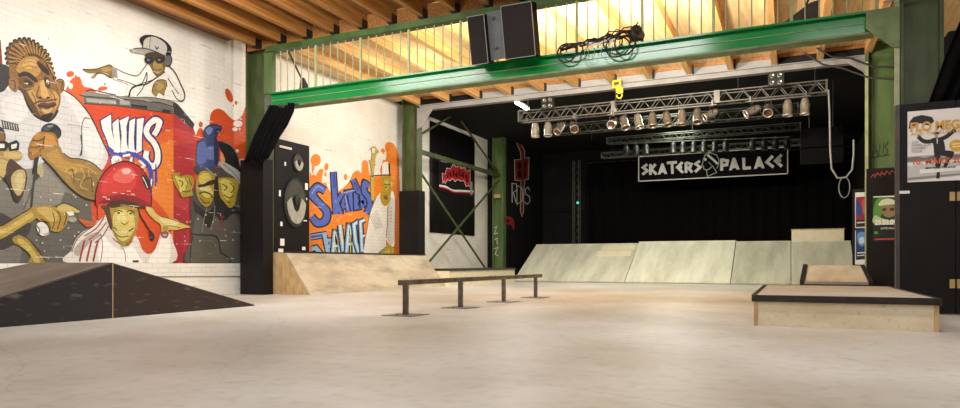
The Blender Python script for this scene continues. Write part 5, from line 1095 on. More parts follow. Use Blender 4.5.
# rafters over the hall, resting on the girder rail at Y = 11.3
proto = None
for k in range(12):
    x = -10.53+.69*k
    if proto is None:
        proto = thing('ceiling_rafter', (x, 0, 5.4), '', 'rafter', 'timber rafters over the front hall')
        MB().box(x-.05, x+.05, -6, 11.28, 5.4, 5.7).build('timber', M['timber'], proto)
        MB().box(x-.06, x+.06, 11.1, 11.28, 5.38, 5.56).build('joist_hanger', M['rubber'], proto)
        r = proto
    else: r = dup(proto, (x, 0, 5.4), '')
    r['label'] = 'brown timber rafter over the front hall, %s from the left wall' % ORD[k]
o = MB().box(-10.9, 1.42, 11.29, 11.34, 5.385, 5.69).build('timber_header', M['timber'])
tag(o, 'brown timber header board on top of the green railing closing the rafter ends', 'timber')
proto = None
for k in range(13):
    x = -10.4+1.005*k
    if proto is None:
        proto = thing('stage_rafter', (x, 11.5, 5.58), '', 'rafter', 'timber rafters behind the green girder')
        MB().box(x-.07, x+.07, 11.45, 18.1, 5.58, 5.85).build('timber', M['pale_timber'], proto)
        MB().box(x+.07, x+.1, 17.95, 18.1, 5.57, 5.8).build('joist_hanger', M['rubber'], proto)
        r = proto
    else: r = dup(proto, (x, 11.5, 5.58), '')
    r['label'] = 'pale timber rafter running from girder to grey steel beam, %s from the left wall' % ORD[k]

# ---- columns: I-sections, web facing the camera
def column(name, x0, x1, y0, y1, z1, label, m):
    c = thing(name, ((x0+x1)/2, y0, 0), label, 'column')
    ym = (y0+y1)/2
    MB().box(x0, x0+.05, y0, y1, 0, z1).box(x1-.05, x1, y0, y1, 0, z1).build('flange', m, c)
    MB().box(x0+.05, x1-.05, ym-.02, ym+.02, 0, z1).build('web', m, c)
    return c
c1 = column('steel_column', -11.1, -10.55, 11.45, 11.75, 5.7, 'dark green steel column at the left end of the bright girder, black boards below', M['column'])
MB().box(-11.16, -10.5, 11.35, 11.44, 0, 3.0).box(-10.545, -10.5, 11.44, 11.66, 0, 3.0).box(-11.16, -11.11, 11.44, 11.66, 0, 3.0).build('cladding', M['panel'], c1)
MB().box(-10.36, -10.13, 11.22, 11.34, 4.37, 5.25).build('end_post', M['bright'], c1)
c2 = column('steel_column', -11.08, -10.52, 18.1, 18.4, 5.85, 'green steel column between the rear mural and the white wall, black boards below', M['column'])
MB().box(-11.12, -10.42, 18.0, 18.1, 0, 2.95).box(-10.5, -10.42, 18.1, 18.4, 0, 2.95).build('cladding', M['panel'], c2)
c3 = column('steel_column', -11.1, -10.62, 25.2, 25.5, 5.85, 'light green steel column at the left edge of the dark stage', M['bright'])
painted_parts(WHITE_TAG, 'Y', 25.18, .0004, M['ink'], c3)
MB().lathe([(.16,0),(.2,.05),(.2,.13),(.14,.18)], (-10.95,25.05,4.42), (0,-1,0), 14).build('cable_reel', M['rust'], c3)
MB().box(-10.95,-10.7,25.02,25.19,3.35,3.5).build('warning_lamp', M['brass'], c3)
c4 = column('steel_column', 1.42, 1.95, 11.2, 11.5, 5.7, 'tall olive green steel column at the right end of the girder behind the door panels', M['column'])
MB().box(1.36, 1.43, 11.2, 11.24, 2.95, 5.7).build('pale_edge_strip', M['baluster'], c4)
c5 = column('steel_column', 1.6, 2.3, 17.85, 18.15, 5.85, 'light green steel column on the right behind the gig posters', M['bright'])
MB().box(1.78, 2.25, 17.82, 17.85, 2.8, 5.5).build('front_plate', M['bright'], c5)
painted_parts(BLACK_TAG, 'Y', 17.815, .0004, M['ink'], c5)
MB().box(1.56, 1.62, 17.6, 17.66, 0, 5.3).build('guide_post', M['baluster'], c5)

# ---- the green girder with its railing
g = thing('green_girder', (-4.6, 11.3, 4.05), 'long glossy green steel girder spanning the hall above the stage opening', 'girder')
MB().box(-10.2, 1.1, 11.28, 11.32, 4.07, 4.33).build('web', M['green'], g)
MB().box(-10.22, 1.12, 11.18, 11.42, 4.33, 4.36).build('top_flange', M['green'], g)
MB().box(-10.22, 1.12, 11.24, 11.5, 4.04, 4.07).build('bottom_flange', M['olive'], g)
MB().tube([(-10.2, 11.27, 4.21), (1.05, 11.27, 4.21)], .006, 5).build('conduit', M['baluster'], g)
MB().prism([(1.0, 4.36), (1.42, 4.36), (1.42, 3.78), (1.34, 3.78), (1.0, 4.1)], 'Y', 11.17, 11.2).build('gusset_plate', M['olive'], g)
r = thing('railing', (-4.6, 11.3, 4.36), 'pale green baluster railing standing on top of the green girder', 'railing')
MB().box(-10.3, 1.36, 11.2, 11.4, 5.26, 5.38).build('top_rail', M['rail_green'], r)
for i in range(11):
    x = -10.15+1.13*i
    if i: MB().box(x-.022, x+.022, 11.28, 11.32, 4.36, 5.26).build('post', M['baluster'], r, (x, 11.3, 4.36))
    if i < 10:
        for j in range(1, 6):
            xb = x+1.13*j/6
            MB().tube([(xb, 11.3, 4.36), (xb, 11.3, 5.26)], .012, 6).build('baluster', M['baluster'], r, (xb, 11.3, 4.36))

# grey steel beam under the rear rafters
b = thing('grey_steel_beam', (-4.4, 18.2, 5.42), 'grey steel beam carrying the pale rafters over the stage front', 'beam')
MB().box(-10.45, 1.7, 18.1, 18.14, 5.42, 5.58).box(-10.45, 1.7, 18.02, 18.22, 5.42, 5.445).box(-10.45, 1.7, 18.02, 18.22, 5.56, 5.58).build('channel', M['grey'], b)
MB().prism([(-10.5, 5.5), (-9.95, 5.44), (-10.1, 5.25), (-10.3, 4.92), (-10.5, 4.86)], 'Y', 18.04, 18.09).build('gusset_plate', M['grey'], b)
MB().prism([(1.7, 5.58), (1.15, 5.5), (1.55, 5.2), (1.68, 4.95), (1.78, 4.95), (1.78, 5.58)], 'Y', 18.04, 18.09).build('gusset_plate', M['grey'], b)
for k in range(12):
    x0 = -10.4+1.005*k+.07; dark = k in (0, 1, 10, 11)  # outer gaps have no board; dark panels stand for the shade there
    o = MB().box(x0, x0+.865, 18.1, 18.13, 5.581, 5.76).build('infill_board', M['panel'] if dark else M['white_board'])
    MB().box(x0, x0+.865, 18.06, 18.13, 5.76, 5.85).build('timber_strip', M['timber'], o)['label'] = 'timber strip'
    tag(o, ('dark' if dark else 'pale grey')+' infill board above the grey beam, %s gap between rafters from the left' % ORD[k], 'board', 'infill boards between the rear rafters')
# ================================================================== MURALS AND WALL PIECES
t = thing('wall_mural', (-11.5, 8.5, 2.2), 'large mural with a rapper, red helmet and deejay on the left brick wall', 'mural')
painted_parts(MURAL, 'X', -11.4985, .00009, M['paint'], t)
t = thing('wall_mural', (-11.5, 15, 2), 'orange and blue graffiti mural on the rear wall section between two green columns', 'mural')
painted_parts(MURAL_REAR, 'X', -11.4985, .00009, M['paint'], t)
t = thing('wall_emblem', (-10.6, 26, 3), 'red character emblem with white outlined letters on the black stage side wall', 'emblem')
painted_parts(WALL_SIGN, 'X', -10.598, .0006, M['ink'], t)

t = thing('cloth_banner', (-11.45, 21.3, 1.3), 'tall black cloth with a red jagged logo print on the white wall', 'banner')
o = MB()
nn = 16
vv = []; ff = []
for i in range(nn+1):
    y = 20.59+(24.24-20.59)*i/nn; w = .015*math.sin(i*1.7)
    for z in (1.78, 5.70): vv.append((-11.46+w, y, z))
for i in range(nn): ff.append((2*i, 2*i+2, 2*i+3, 2*i+1))
o.add(vv, ff, True)
cl = o.build('black_cloth', M['panel'], t)
so = cl.modifiers.new('thick', 'SOLIDIFY'); so.thickness = .01
MB().box(-11.43, -11.415, 21.16, 24.13, 3.29, 4.53).build('printed_panel', M['rubber'], t)
painted_parts(LOGO, 'X', -11.412, .0006, M['ink'], t)

# cross bracing between the second and third left columns
t = thing('cross_bracing', (-10.8, 21.8, 0), 'thin green steel cross bracing in front of the white wall', 'bracing')
MB().bar((-10.8, 18.4, 4.28), (-10.8, 25.2, 4.28), .1, .14).build('tie_bar', M['column'], t)
for a, b_ in (((-10.8, 18.4, 3.85), (-10.8, 23.9, .45)), ((-10.8, 25.2, 4.1), (-10.8, 19.1, .6)), ((-10.8, 18.4, 4.65), (-10.8, 20.9, 5.85)), ((-10.8, 25.2, 4.3), (-10.8, 21.7, 5.85))):
    MB().bar(a, b_, .05, .06).build('brace_rod', M['column'], t)

# ================================================================== RAMPS AND OBSTACLES
# dark hip ramp by the painted wall
t = thing('hip_ramp', (-9.4, 5.75, 0), 'low dark pyramid shaped ramp on the floor below the painted wall', 'ramp')
A = (-7.81, 5.75, .69); B_ = (-9.4, 5.75, .69)
S0 = (-7.78, 3.3, 0); S1 = (-7.97, 8.42, 0); W0 = (-11.0, 3.3, 0); W1 = (-11.0, 8.42, 0); C0 = (-7.81, 5.75, 0); W = (-11.2, 5.75, 0)
d = .015
def up(p): return (p[0], p[1], p[2]+d)
m_ = MB()
for q in ((S0, A, B_, W0), (A, S1, W1, B_), (B_, W1, W0)):
    n = len(q); m_.add(list(q)+[up(p) for p in q], [tuple(range(n))[::-1], tuple(range(n, 2*n))]+[(i, (i+1) % n, (i+1) % n+n, i+n) for i in range(n)])
m_.build('deck', M['rampdeck'], t)
MB().add([S0, C0, A, (-7.76, 3.3, 0), (-7.79, 5.75, 0), (-7.79, 5.75, .69)], [(0,2,1), (3,4,5), (0,3,5,2), (0,1,4,3), (1,2,5,4)]).build('side_panel', M['panel_blue'], t)
sp = MB().add([C0, S1, A, (-7.79, 5.75, 0), (-7.95, 8.42, 0), (-7.79, 5.75, .69)], [(0,2,1), (3,4,5), (0,3,5,2), (0,1,4,3), (1,2,5,4)]).build('side_panel', M['panel_brown'], t)
sp['label'] = 'brown stained side panel'
MB().box(-7.80, -7.784, 5.744, 5.755, 0, .69).build('worn_seam', M['ply'], t)
# steep bank along the left wall
t = thing('bank_ramp', (-10, 15, 0), 'steep worn wooden bank standing along the rear mural', 'ramp')
MB().prism([(-9.52, 0), (-10.2, .92), (-10.6, .92), (-10.6, 0)], 'Y', 11.72, 11.74).build('side_panel', M['ply'], t)
MB().prism([(-9.54, 0), (-10.2, .9), (-10.58, .9), (-10.58, 0)], 'Y', 17.95, 17.97).build('side_panel', M['ply'], t)
MB().prism([(-9.47, 0), (-9.52, 0), (-10.2, .92), (-10.2, .945), (-10.18, .945)], 'Y', 11.70, 17.98).build('deck', M['deck'], t)
MB().box(-10.6, -10.2, 11.74, 17.97, .92, .945).build('platform', M['deck'], t)
MB().box(-10.23, -10.16, 11.7, 17.98, .925, .965).build('coping', M['steel'], t)
# low ledge along the wall
t = thing('wall_ledge', (-9.9, 20.2, 0), 'low pale ledge box with a dark coping in front of the white wall', 'ledge')
MB().box(-10.6, -9.35, 18.0, 23.3, 0, .46).build('body', M['patch'], t)
MB().box(-10.6, -9.3, 17.99, 23.3, .46, .52).build('coping', M['steel'], t)
MB().box(-9.35, -9.335, 20.9, 21.6, .12, .26).build('vent_hole', M['rubber'], t)
# wide bank across the stage
def bank(x0, x1, curve, ztop, dm, label, sidemat=None):
    t = thing('stage_bank', ((x0+x1)/2, 24.5, 0), label, 'ramp', 'banks across the stage front')
    n = 8; prof = []
    for i in range(n+1):
        s = i/n; prof.append((23.4+2.5*s, .05+(ztop-.05)*(s+curve*(s*s-s))))
    under = [(p[0]+.02, p[1]-.04) for p in prof][::-1]
    MB().prism(prof+under, 'X', x0, x1).build('deck', dm, t)
    MB().box(x0, x1, 25.86, 26.9, ztop-.05, ztop).build('platform', dm, t)
    MB().box(x0+.05, x1-.05, 23.45, 23.49, 0, .05).build('kick_board', M['rubber'], t)  # dark strip stands for the shaded gap under the deck edge
    side = [(23.5, 0)]+[(p[0]+.01, p[1]-.05) for p in prof]+[(26.9, ztop-.06), (26.9, 0)]
    MB().prism(side, 'X', x0+.01, x0+.03).build('side_panel', M['panel'], t)
    MB().prism(side, 'X', x1-.03, x1-.01).build('side_panel', M['panel'], t)
    return t
t = bank(-9.43, -5.27, 0, 1.46, M['bank'], 'straight bank at the left of the stage front with two pale repair boards')
for x0, x1, y0, y1 in ((-6.6, -5.35, 25.42, 25.72), (-6.75, -5.4, 25.0, 25.33)):
    z = lambda y: .05+1.41*(y-23.4)/2.5+.004
    MB().hexa([(x0,y0,z(y0)), (x1,y0,z(y0)), (x1,y1,z(y1)), (x0,y1,z(y1))], [(x0,y0-.005,z(y0)+.015), (x1,y0-.005,z(y0)+.015), (x1,y1-.005,z(y1)+.015), (x0,y1-.005,z(y1)+.015)]).build('repair_board', M['patch'], t)
bank(-5.25, -1.79, .1, 1.52, M['bank_pale'], 'pale bank in the middle of the stage front under the left half of the banner')
bank(-1.77, 0.02, .22, 1.48, M['bank'], 'curved bank at the stage front left of the raised wooden box')
bank(0.04, 1.86, .22, 1.46, M['bank_pale'], 'rightmost bank of the stage front carrying the raised wooden box')
t = thing('wooden_box', (.85, 26.3, 1.46), 'pale wooden box on top of the rightmost stage bank', 'box')
MB().box(.05, 1.68, 26.0, 26.6, 1.46, 1.86).build('body', M['patch'], t, None, .01)
MB().box(.03, 1.70, 25.98, 26.62, 1.86, 1.89).build('lid', M['ply'], t)
# kicker in front of the right bank
t = thing('kicker_ramp', (.9, 15.6, 0), 'small wooden kicker ramp with black side boards behind the big ledge box', 'ramp')
def slab(a0, a1, b0, b1, zf, zb, lo, nm, m):   # a strip of the sloping top: front x-range a, back x-range b
    MB().hexa([(a0, 14.2, lo(zf)), (a1, 14.2, lo(zf)), (b1, 17.0, lo(zb)), (b0, 17.0, lo(zb))], [(a0, 14.2, zf), (a1, 14.2, zf), (b1, 17.0, zb), (b0, 17.0, zb)]).build(nm, m, t)
slab(.25, 1.31, .36, 1.41, .345, .645, lambda z: z-.04, 'deck', M['wedge'])
slab(.17, .25, .274, .36, .375, .675, lambda z: 0, 'side_board', M['rubber']); slab(1.31, 1.39, 1.41, 1.49, .365, .665, lambda z: 0, 'side_board', M['rubber'])
MB().box(.25, 1.31, 14.17, 14.2, 0, .30).build('front_board', M['rubber'], t)
MB().box(.25, 1.31, 14.165, 14.2, .30, .35).build('front_edge', M['grey'], t)
MB().box(.36, 1.41, 16.97, 17.0, 0, .6).build('back_board', M['rubber'], t)
# big ledge box on the right
t = thing('ledge_box', (.5, 10, 0), 'large pale wooden ledge box with black metal edge on the floor at right', 'ledge')
MB().box(-.36, 1.36, 8.09, 11.98, 0, .275).build('body', M['ledgeside'], t)
MB().box(-.34, 1.34, 8.1, 11.98, .275, .34).build('top_board', M['ledgetop'], t)
MB().box(-.39, 1.39, 8.05, 8.10, .272, .345).build('edge_coping', M['steel'], t, None, .006)
MB().box(-.39, -.34, 8.10, 12.0, .285, .345).build('edge_coping', M['steel'], t); MB().box(1.34, 1.39, 8.10, 12.0, .285, .345).build('edge_coping', M['steel'], t)
MB().box(-.39, 1.39, 11.98, 12.02, .285, .345).build('edge_coping', M['steel'], t)
MB().box(-.365, -.325, 8.075, 8.09, 0, .272).build('corner_strip', M['ply'], t); MB().box(1.325, 1.365, 8.075, 8.09, 0, .272).build('corner_strip', M['ply'], t)
# grind rail
t = thing('grind_rail', (-4.68, 10.4, 0), 'low steel grind rail on four posts standing in the middle of the floor', 'rail')
MB().box(-4.715, -4.645, 7.6, 13.1, .405, .468).build('rail_bar', M['rail'], t)
MB().box(-4.712, -4.648, 7.6, 13.1, .468, .475).build('rail_top', M['railtop'], t)
for y in (7.74, 9.39, 11.13, 12.8):
    p_ = MB().box(-4.71, -4.65, y-.03, y+.03, .008, .405).build('post', M['rail'], t, (-4.68, y, 0))
    q = MB().box(-4.91, -4.45, y-.24, y+.24, 0, .008).build('base_plate', M['plate'], p_)
    MB().tube([(-4.76, y-.1, .008), (-4.76, y-.1, .018)], .012, 6).build('bolt', M['steel'], p_)

# ================================================================== LEFT LOUDSPEAKER, CURTAINS, RIGHT PANELS
t = thing('loudspeaker_cabinet', (-11, 12.45, 0), 'tall black loudspeaker cabinet with two oval horns beside the rear mural', 'loudspeaker')
MB().box(-11.4, -10.62, 11.85, 13.07, 0, 3.55).build('cabinet', M['panel'], t, None, .02)
def horn(y, z, ry, rz, nm):
    h = MB().lathe([(1.0, 0), (1.02, .03), (.94, .05), (.9, .03), (.6, .012), (.25, .02), (.0, .04)], (-10.62, y, z), (1, 0, 0), 28, ry, rz).build(nm, M['dish_dark'], t)
    MB().lathe([(.9, .034), (.62, .02), (.3, .03)], (-10.618, y, z), (1, 0, 0), 28, ry, rz).build('cone', M['dish'], h)
    lobe = [(y+ry*.86*math.cos(a), z+rz*.86*math.sin(a)) for a in [PI+PI*i/12 for i in range(13)]]+[(y+ry*.5, z+rz*.2), (y+ry*.25, z-rz*.25), (y, z-rz*.42), (y-ry*.25, z-rz*.25), (y-ry*.5, z+rz*.2)]
    MB().prism(lobe, 'X', -10.572, -10.556).build('pale_lobe', M['dish_pale'], h)
    MB().lathe([(.16, .05), (.16, .07), (.0, .075)], (-10.60, y, z+rz*.1), (1, 0, 0), 12, ry, rz*1.6).build('dust_cap', M['dish_dark'], h)
horn(12.53, 2.12, .38, .58, 'woofer'); horn(12.62, 3.08, .17, .22, 'horn')
MB().bar((-10.6, 11.98, 3.37), (-10.6, 12.38, 3.37), .04, .05).build('handle', M['white'], t)
for y, z, a, bb in ((12.95, 2.55, .1, .16), (12.1, 1.18, .14, .16), (12.05, .98, .16, .1), (12.02, 2.3, .06, .14), (12.07, 1.6, .07, .1), (12.9, 1.72, .12, .03), (12.85, 1.05, .12, .08), (12.5, 1.62, .08, .07), (12.2, 3.0, .05, .09), (12.42, 2.45, .04, .06), (12.92, 2.25, .1, .05)):
    MB().box(-10.621, -10.616, y-a/2, y+a/2, z-bb/2, z+bb/2).build('sticker', M['white'], t)

def drape(rows, pleats, depth, y, name, label):
    """gathered cloth: rows of (x_left, x_right, z); pleats run down it"""
    v = []; f = []; n = pleats*8
    for ri, (a, b_, z) in enumerate(rows):
        for i in range(n+1):
            s = i/n
            v.append((a+(b_-a)*s, y+depth*math.sin(s*pleats*2*PI)+.4*depth*math.sin(s*pleats*4.3+ri*.7), z+.04*math.sin(s*9+ri)))
    w = n+1
    for r_ in range(len(rows)-1):
        for i in range(n): f.append((r_*w+i, r_*w+i+1, (r_+1)*w+i+1, (r_+1)*w+i))
    m_ = MB(); m_.add(v, f, True); o = m_.build(name, M['cloth'])
    s = o.modifiers.new('thick', 'SOLIDIFY'); s.thickness = .012
    return tag(o, label, 'curtain')
drape([(-10.1, -9.4, 4.02), (-10.18, -9.42, 3.9), (-10.38, -9.6, 3.65), (-10.56, -9.82, 3.4), (-10.7, -9.98, 3.15), (-10.82, -10.14, 2.9)], 7, .05, 11.1, 'gathered_curtain', 'black gathered curtain hanging from the left end of the green girder')
drape([(2.22, 3.3, 4.3), (2.08, 3.2, 3.9), (1.94, 3.05, 3.5), (1.82, 2.9, 3.15), (1.7, 2.75, 2.8)], 7, .06, 11.08, 'gathered_curtain', 'black gathered curtain falling behind the door panels at far right')
o = MB().tube([(-10.2, 11.14, 4.06), (-9.35, 11.14, 4.03)], .02, 8).build('curtain_rail', M['alu'])
tag(o, 'short metal curtain rail at the left end of the girder', 'rail')

t = thing('folding_partition', (2, 10.94, 0), 'black folding door panels with a large concert poster at far right', 'partition')
MB().box(1.335, 1.385, 10.9, 11.0, 0, 2.9).build('frame_post', mat('worn_post', '4d4340', .5, var=.25), t)
MB().box(1.39, 2.025, 10.9, 10.96, .02, 2.9).build('door_leaf', M['panel'], t); MB().box(2.035, 2.75, 10.9, 10.96, .02, 2.9).build('door_leaf', M['panel'], t)
for z in (.42, 1.6):
    h = MB().box(1.96, 2.1, 10.888, 10.9, z-.06, z+.06).build('hinge', M['brass'], t)
    MB().tube([(2.03, 10.885, z-.06), (2.03, 10.885, z+.06)], .012, 8).build('hinge_pin', M['steel'], h)
MB().box(1.38, 1.5, 10.885, 10.9, 1.66, 1.7).build('latch', M['white'], t)
t = thing('concert_poster', (1.83, 10.88, 1.8), 'white concert poster of a jumping man in black on the far right door panels', 'poster')
MB().add([(1.475, 10.885, 1.815), (2.2, 10.885, 1.815), (2.2, 10.895, 1.815), (1.475, 10.895, 1.815), (1.475, 10.885, 2.79), (2.2, 10.885, 2.79), (2.2, 10.895, 2.79), (1.475, 10.895, 2.79)], [(0,3,2,1),(4,5,6,7),(0,1,5,4),(1,2,6,5),(2,3,7,6),(3,0,4,7)]).build('sheet', M['white'], t)
painted_parts(POSTER, 'Y', 10.884, .0002, M['ink'], t)
words('FLO MEGA', .165, (1.5, 10.876, 2.515), M['orange_text'], t, 'title', .67, bold=.006)
words('AND THE RUFFCATS', .06, (1.51, 10.876, 2.455), M['orange_text'], t, 'subtitle', .65)
for i, w_ in enumerate(('DIE', 'WIRKLICH', 'WAHRE', 'TOUR')): words(w_, .048, (1.515+.01*(i == 0), 10.876, 2.345-.043*i), M['grey_text'], t, 'tour_words')
words('10. MÄRZ 2011', .1, (1.52, 10.876, 2.055), M['red_text'], t, 'date', .64, bold=.002)
words('SKATERS PALACE', .034, (1.68, 10.876, 1.985), M['black_text'], t, 'venue', .34, bold=.001)

t = thing('poster_board', (1.85, 17.45, 0), 'tall black board with a green gig poster behind the folding door', 'board')
MB().box(1.57, 2.5, 17.42, 17.48, 0, 2.83).build('panel', M['panel'], t)
painted_parts(RED_TAG, 'Y', 17.415, .0004, M['ink'], t)
t = thing('gig_poster', (1.93, 17.41, 1.2), 'green gig poster showing a face in a pale cap on the black board', 'poster')
MB().box(1.70, 2.17, 17.41, 17.42, 1.2, 2.2).build('sheet', M['white'], t)
painted_parts(GREEN_POSTER, 'Y', 17.405, .0003, M['ink'], t)
words('25.03.09', .15, (1.73, 17.398, 1.56), M['white'], t, 'date', .42, bold=.006)
words('SKATERS PALACE', .06, (1.84, 17.398, 1.455), M['white'], t, 'venue', .3)
t = thing('poster_board', (1.7, 20.25, 0), 'narrow black board with a red and a blue poster at the stage edge', 'board')
MB().box(1.5, 2.3, 20.22, 20.28, 0, 2.65).build('panel', M['panel'], t)
for lab, z0, z1, dat in (('small red gig poster at the top of the narrow black board', 1.62, 2.56, SMALL_POSTERS[:1]), ('small blue gig poster below the red one on the narrow board', .66, 1.56, SMALL_POSTERS[1:])):
    p_ = thing('gig_poster', (1.78, 20.21, z0), lab, 'poster')
    MB().box(1.56, 2.05, 20.205, 20.219, z0, z1).build('sheet', M['white'], p_)
    painted_parts(dat, 'Y', 20.203, .0003, M['ink'], p_)

# ================================================================== HANGING FROM THE GIRDER
def cabinet(name, x0, x1, z0, z1, y, label, m):   # face tilted down towards the hall
    t = thing(name, ((x0+x1)/2, y, z0), label, 'loudspeaker', 'loudspeakers on the green girder')
    MB().box(x0, x1, y, y+.26, z0, z1).build('cabinet', M['stagespk'], t, None, .01)
    MB().box(x0+.015, x1-.015, y-.02, y, z0+.015, z1-.015).build('grille', m, t)
    MB().box(x0, x1, y-.012, y, z1-.01, z1).box(x1-.01, x1, y-.012, y, z0, z1).box(x0, x0+.01, y-.012, y, z0, z1).box(x0, x1, y-.012, y, z0, z0+.01).build('trim', M['grey'], t)
    t.rotation_euler = (math.radians(14), 0, 0)
    return t
cabinet('hung_loudspeaker', -4.54, -3.97, 4.27, 5.16, 10.87, 'right one of two dark loudspeakers hung on the green girder', M['speaker'])
cabinet('hung_loudspeaker', -5.19, -4.86, 4.25, 5.08, 10.87, 'left one of two dark loudspeakers hung on the green girder', M['speaker'])
t = thing('loudspeaker_bracket', (-4.77, 10.95, 4.34), 'grey steel bracket plate between the two hung loudspeakers', 'bracket')
MB().box(-4.85, -4.55, 10.95, 10.97, 4.32, 5.14).build('plate', M['speaker_side'], t)
MB().box(-4.8, -4.74, 10.97, 11.1, 5.02, 5.08).build('arm', M['grey'], t)
for z in (4.52, 5.02):
    MB().lathe([(.0, .05), (.028, .045), (.028, 0)], (-4.72, 10.95, z), (0, -1, 0), 8).build('bolt', M['alu'], t)
t.rotation_euler = (math.radians(14), 0, 0)
# cable bundle lying on the girder
t = thing('cable_bundle', (-3, 11.2, 4.36), 'tangled bundle of dark cables with hanging loops on the green girder', 'cables')
rng = random.Random(9)
m_ = MB()
for i in range(9):
    y0 = 11.2+.05*rng.random(); pts = []
    for j in range(12):
        s = j/11; x = -3.62+1.35*s
        pts.append((x, y0-.07+.05*math.sin(j*1.3+i), 4.39+.11*s*rng.random()+.06*abs(math.sin(j*.9+i*1.7))*(.5+s)+.03*i*s*.5))
    m_.tube(pts, .012, 5)
m_.build('cables', M['rubber'], t)
for cx, cz, rx, rz, ph in ((-3.5, 4.33, .17, .16, 0), (-3.42, 4.36, .2, .12, .5), (-2.62, 4.32, .2, .17, .2), (-2.5, 4.36, .17, .2, .9), (-2.7, 4.4, .16, .12, .4)):
    MB().tube([(cx+rx*math.cos(a), 11.145+.02*math.sin(a*2+ph), cz+rz*math.sin(a)) for a in [2*PI*i/22 for i in range(22)]], .014, 6, True).build('hanging_loop', M['rubber'], t)
for cx, rx, rz in ((-3.18, .06, .15), (-3.1, .09, .13), (-2.8, .1, .15)):
    MB().tube([(cx+rx*math.cos(a), 11.15, 4.28+rz*math.sin(a)) for a in [2*PI*i/18 for i in range(18)]], .005, 5, True).build('thin_wire_loop', M['hose'], t)
pl = MB()
for i in range(10): pl.tube([(-3.3+.22*i*.3, 11.12, 4.42+.03*math.sin(i)), (-3.2+.22*i*.3, 11.2, 4.47+.03*math.cos(i*2))], .022, 6)
pl.build('plug', M['white'], t)
t = thing('spotlight', (-2.33, 11.25, 4.36), 'round black spotlight lying among the cables on the girder', 'lamp')
MB().lathe([(.05, -.12), (.1, -.1), (.14, 0), (.14, .05), (.12, .055), (.0, .03)], (-2.32, 11.22, 4.52), (.75, -.5, .25), 18).build('housing', M['rubber'], t)
MB().tube([(-2.44, 11.25, 4.37), (-2.42, 11.25, 4.5), (-2.3, 11.25, 4.66)], .012, 6).build('yoke', M['steel'], t)
# stay brackets behind the railing
for x0, xt, lab in ((-10.1, -9.55, 'dark stay rod with a triangular foot plate behind the left end of the railing'), (.52, .2, 'dark stay rod with a triangular foot plate behind the right end of the railing')):
    t = thing('stay_bracket', (xt, 11.55, 4.36), lab, 'bracket')
    MB().bar((x0, 11.55, 5.57), (xt, 11.55, 4.6), .03).build('rod', M['rust'], t)
    MB().prism([(xt-.12, 4.36), (xt+.22, 4.36), (xt+.02, 4.7), (xt-.06, 4.72)] if x0 < 0 else [(xt-.45, 4.36), (xt+.2, 4.36), (xt+.22, 4.75), (xt+.08, 4.72)], 'Y', 11.53, 11.56).build('foot_plate', M['rust'], t)
# black cables draped across the right corner
for k, (pts, lab) in enumerate((([(.55, 17, 5.58), (1.2, 16.6, 5.15), (2.0, 16, 4.7)], 'upper black cable draped to the right column'), ([(.3, 17, 5.5), (1.05, 16.6, 4.95), (2.0, 16, 4.45)], 'lower black cable draped to the right column'))):
    o = MB().tube([pts[0], ((pts[0][0]+pts[1][0])/2, pts[0][1], (pts[0][2]+pts[1][2])/2-.04), pts[1], ((pts[1][0]+pts[2][0])/2, pts[1][1]-.2, (pts[1][2]+pts[2][2])/2-.06), pts[2]], .022, 6).build('hanging_cable', M['rubber'])
    tag(o, lab, 'cable')
o = MB().tube([(1.2, 11.1, 4.42), (1.7, 11.1, 4.47), (2.3, 11.1, 4.62)], .012, 6).build('steel_conduit', M['hose']); tag(o, 'thin pale conduit running from the girder end across the right column', 'conduit')

# ================================================================== STAGE TRUSSES AND LAMPS
def truss(x0, x1, y, z0, z1, m, label, dy=.3):
    t = thing('lighting_truss', ((x0+x1)/2, y+dy/2, z0), label, 'truss', 'lighting trusses over the stage')
    for yy in (y, y+dy):
        for zz in (z0, z1): MB().tube([(x0, yy, zz), (x1, yy, zz)], .021, 8).build('chord', m, t)
    n = max(2, round((x1-x0)/.42)); st = (x1-x0)/n
    for nm, a, b_ in (('front_lattice', (y, z0), (y, z1)), ('back_lattice', (y+dy, z0), (y+dy, z1)), ('bottom_lattice', (y, z0), (y+dy, z0))):
        q = MB()
        for i in range(n):
            xa = x0+i*st; xm = xa+st/2
            q.tube([(xa, *a), (xm, *b_)], .0105, 6).tube([(xm, *b_), (xa+st, *a)], .0105, 6)
        q.build(nm, m, t)
    for x in (x0, x1):
        MB().box(x-.02, x+.02, y-.02, y+dy+.02, z0-.02, z1+.02).build('end_plate', m, t)
    return t
tf = truss(-7.15, .80, 18.12, 4.82, 5.1, M['alu'], 'front silver lighting truss hung under the grey beam')
for x in (-4.36, -1.7):
    MB().box(x-.07, x+.07, 18.09, 18.12, 4.8, 5.12).build('joint_plate', M['alu'], tf)
for x in (-6.9, -4.2, -1.2, .55):
    MB().tube([(x, 18.25, 5.12), (x, 18.25, 5.42)], .012, 6).build('suspension_wire', M['steel'], tf)
truss(-7.0, .2, 20.4, 4.82, 5.1, M['dim_alu'], 'second dull truss just behind the front silver truss')
t3 = truss(-5.9, .3, 23.5, 4.95, 5.15, M['dim_alu'], 'third dull truss with black lamps below it')
truss(-6.9, .4, 26.62, 4.95, 5.15, M['alu'], 'rear truss holding the white lettered banner')
for x in (-6.5, -3, -.2):
    for y in (20.55, 23.65, 26.77):
        o = MB().tube([(x, y, 5.16), (x, y, 5.85)], .01, 6).build('suspension_wire', M['steel'])
        tag(o, 'thin steel wire holding a truss from the dark stage ceiling', 'wire', 'suspension wires of the rear trusses')
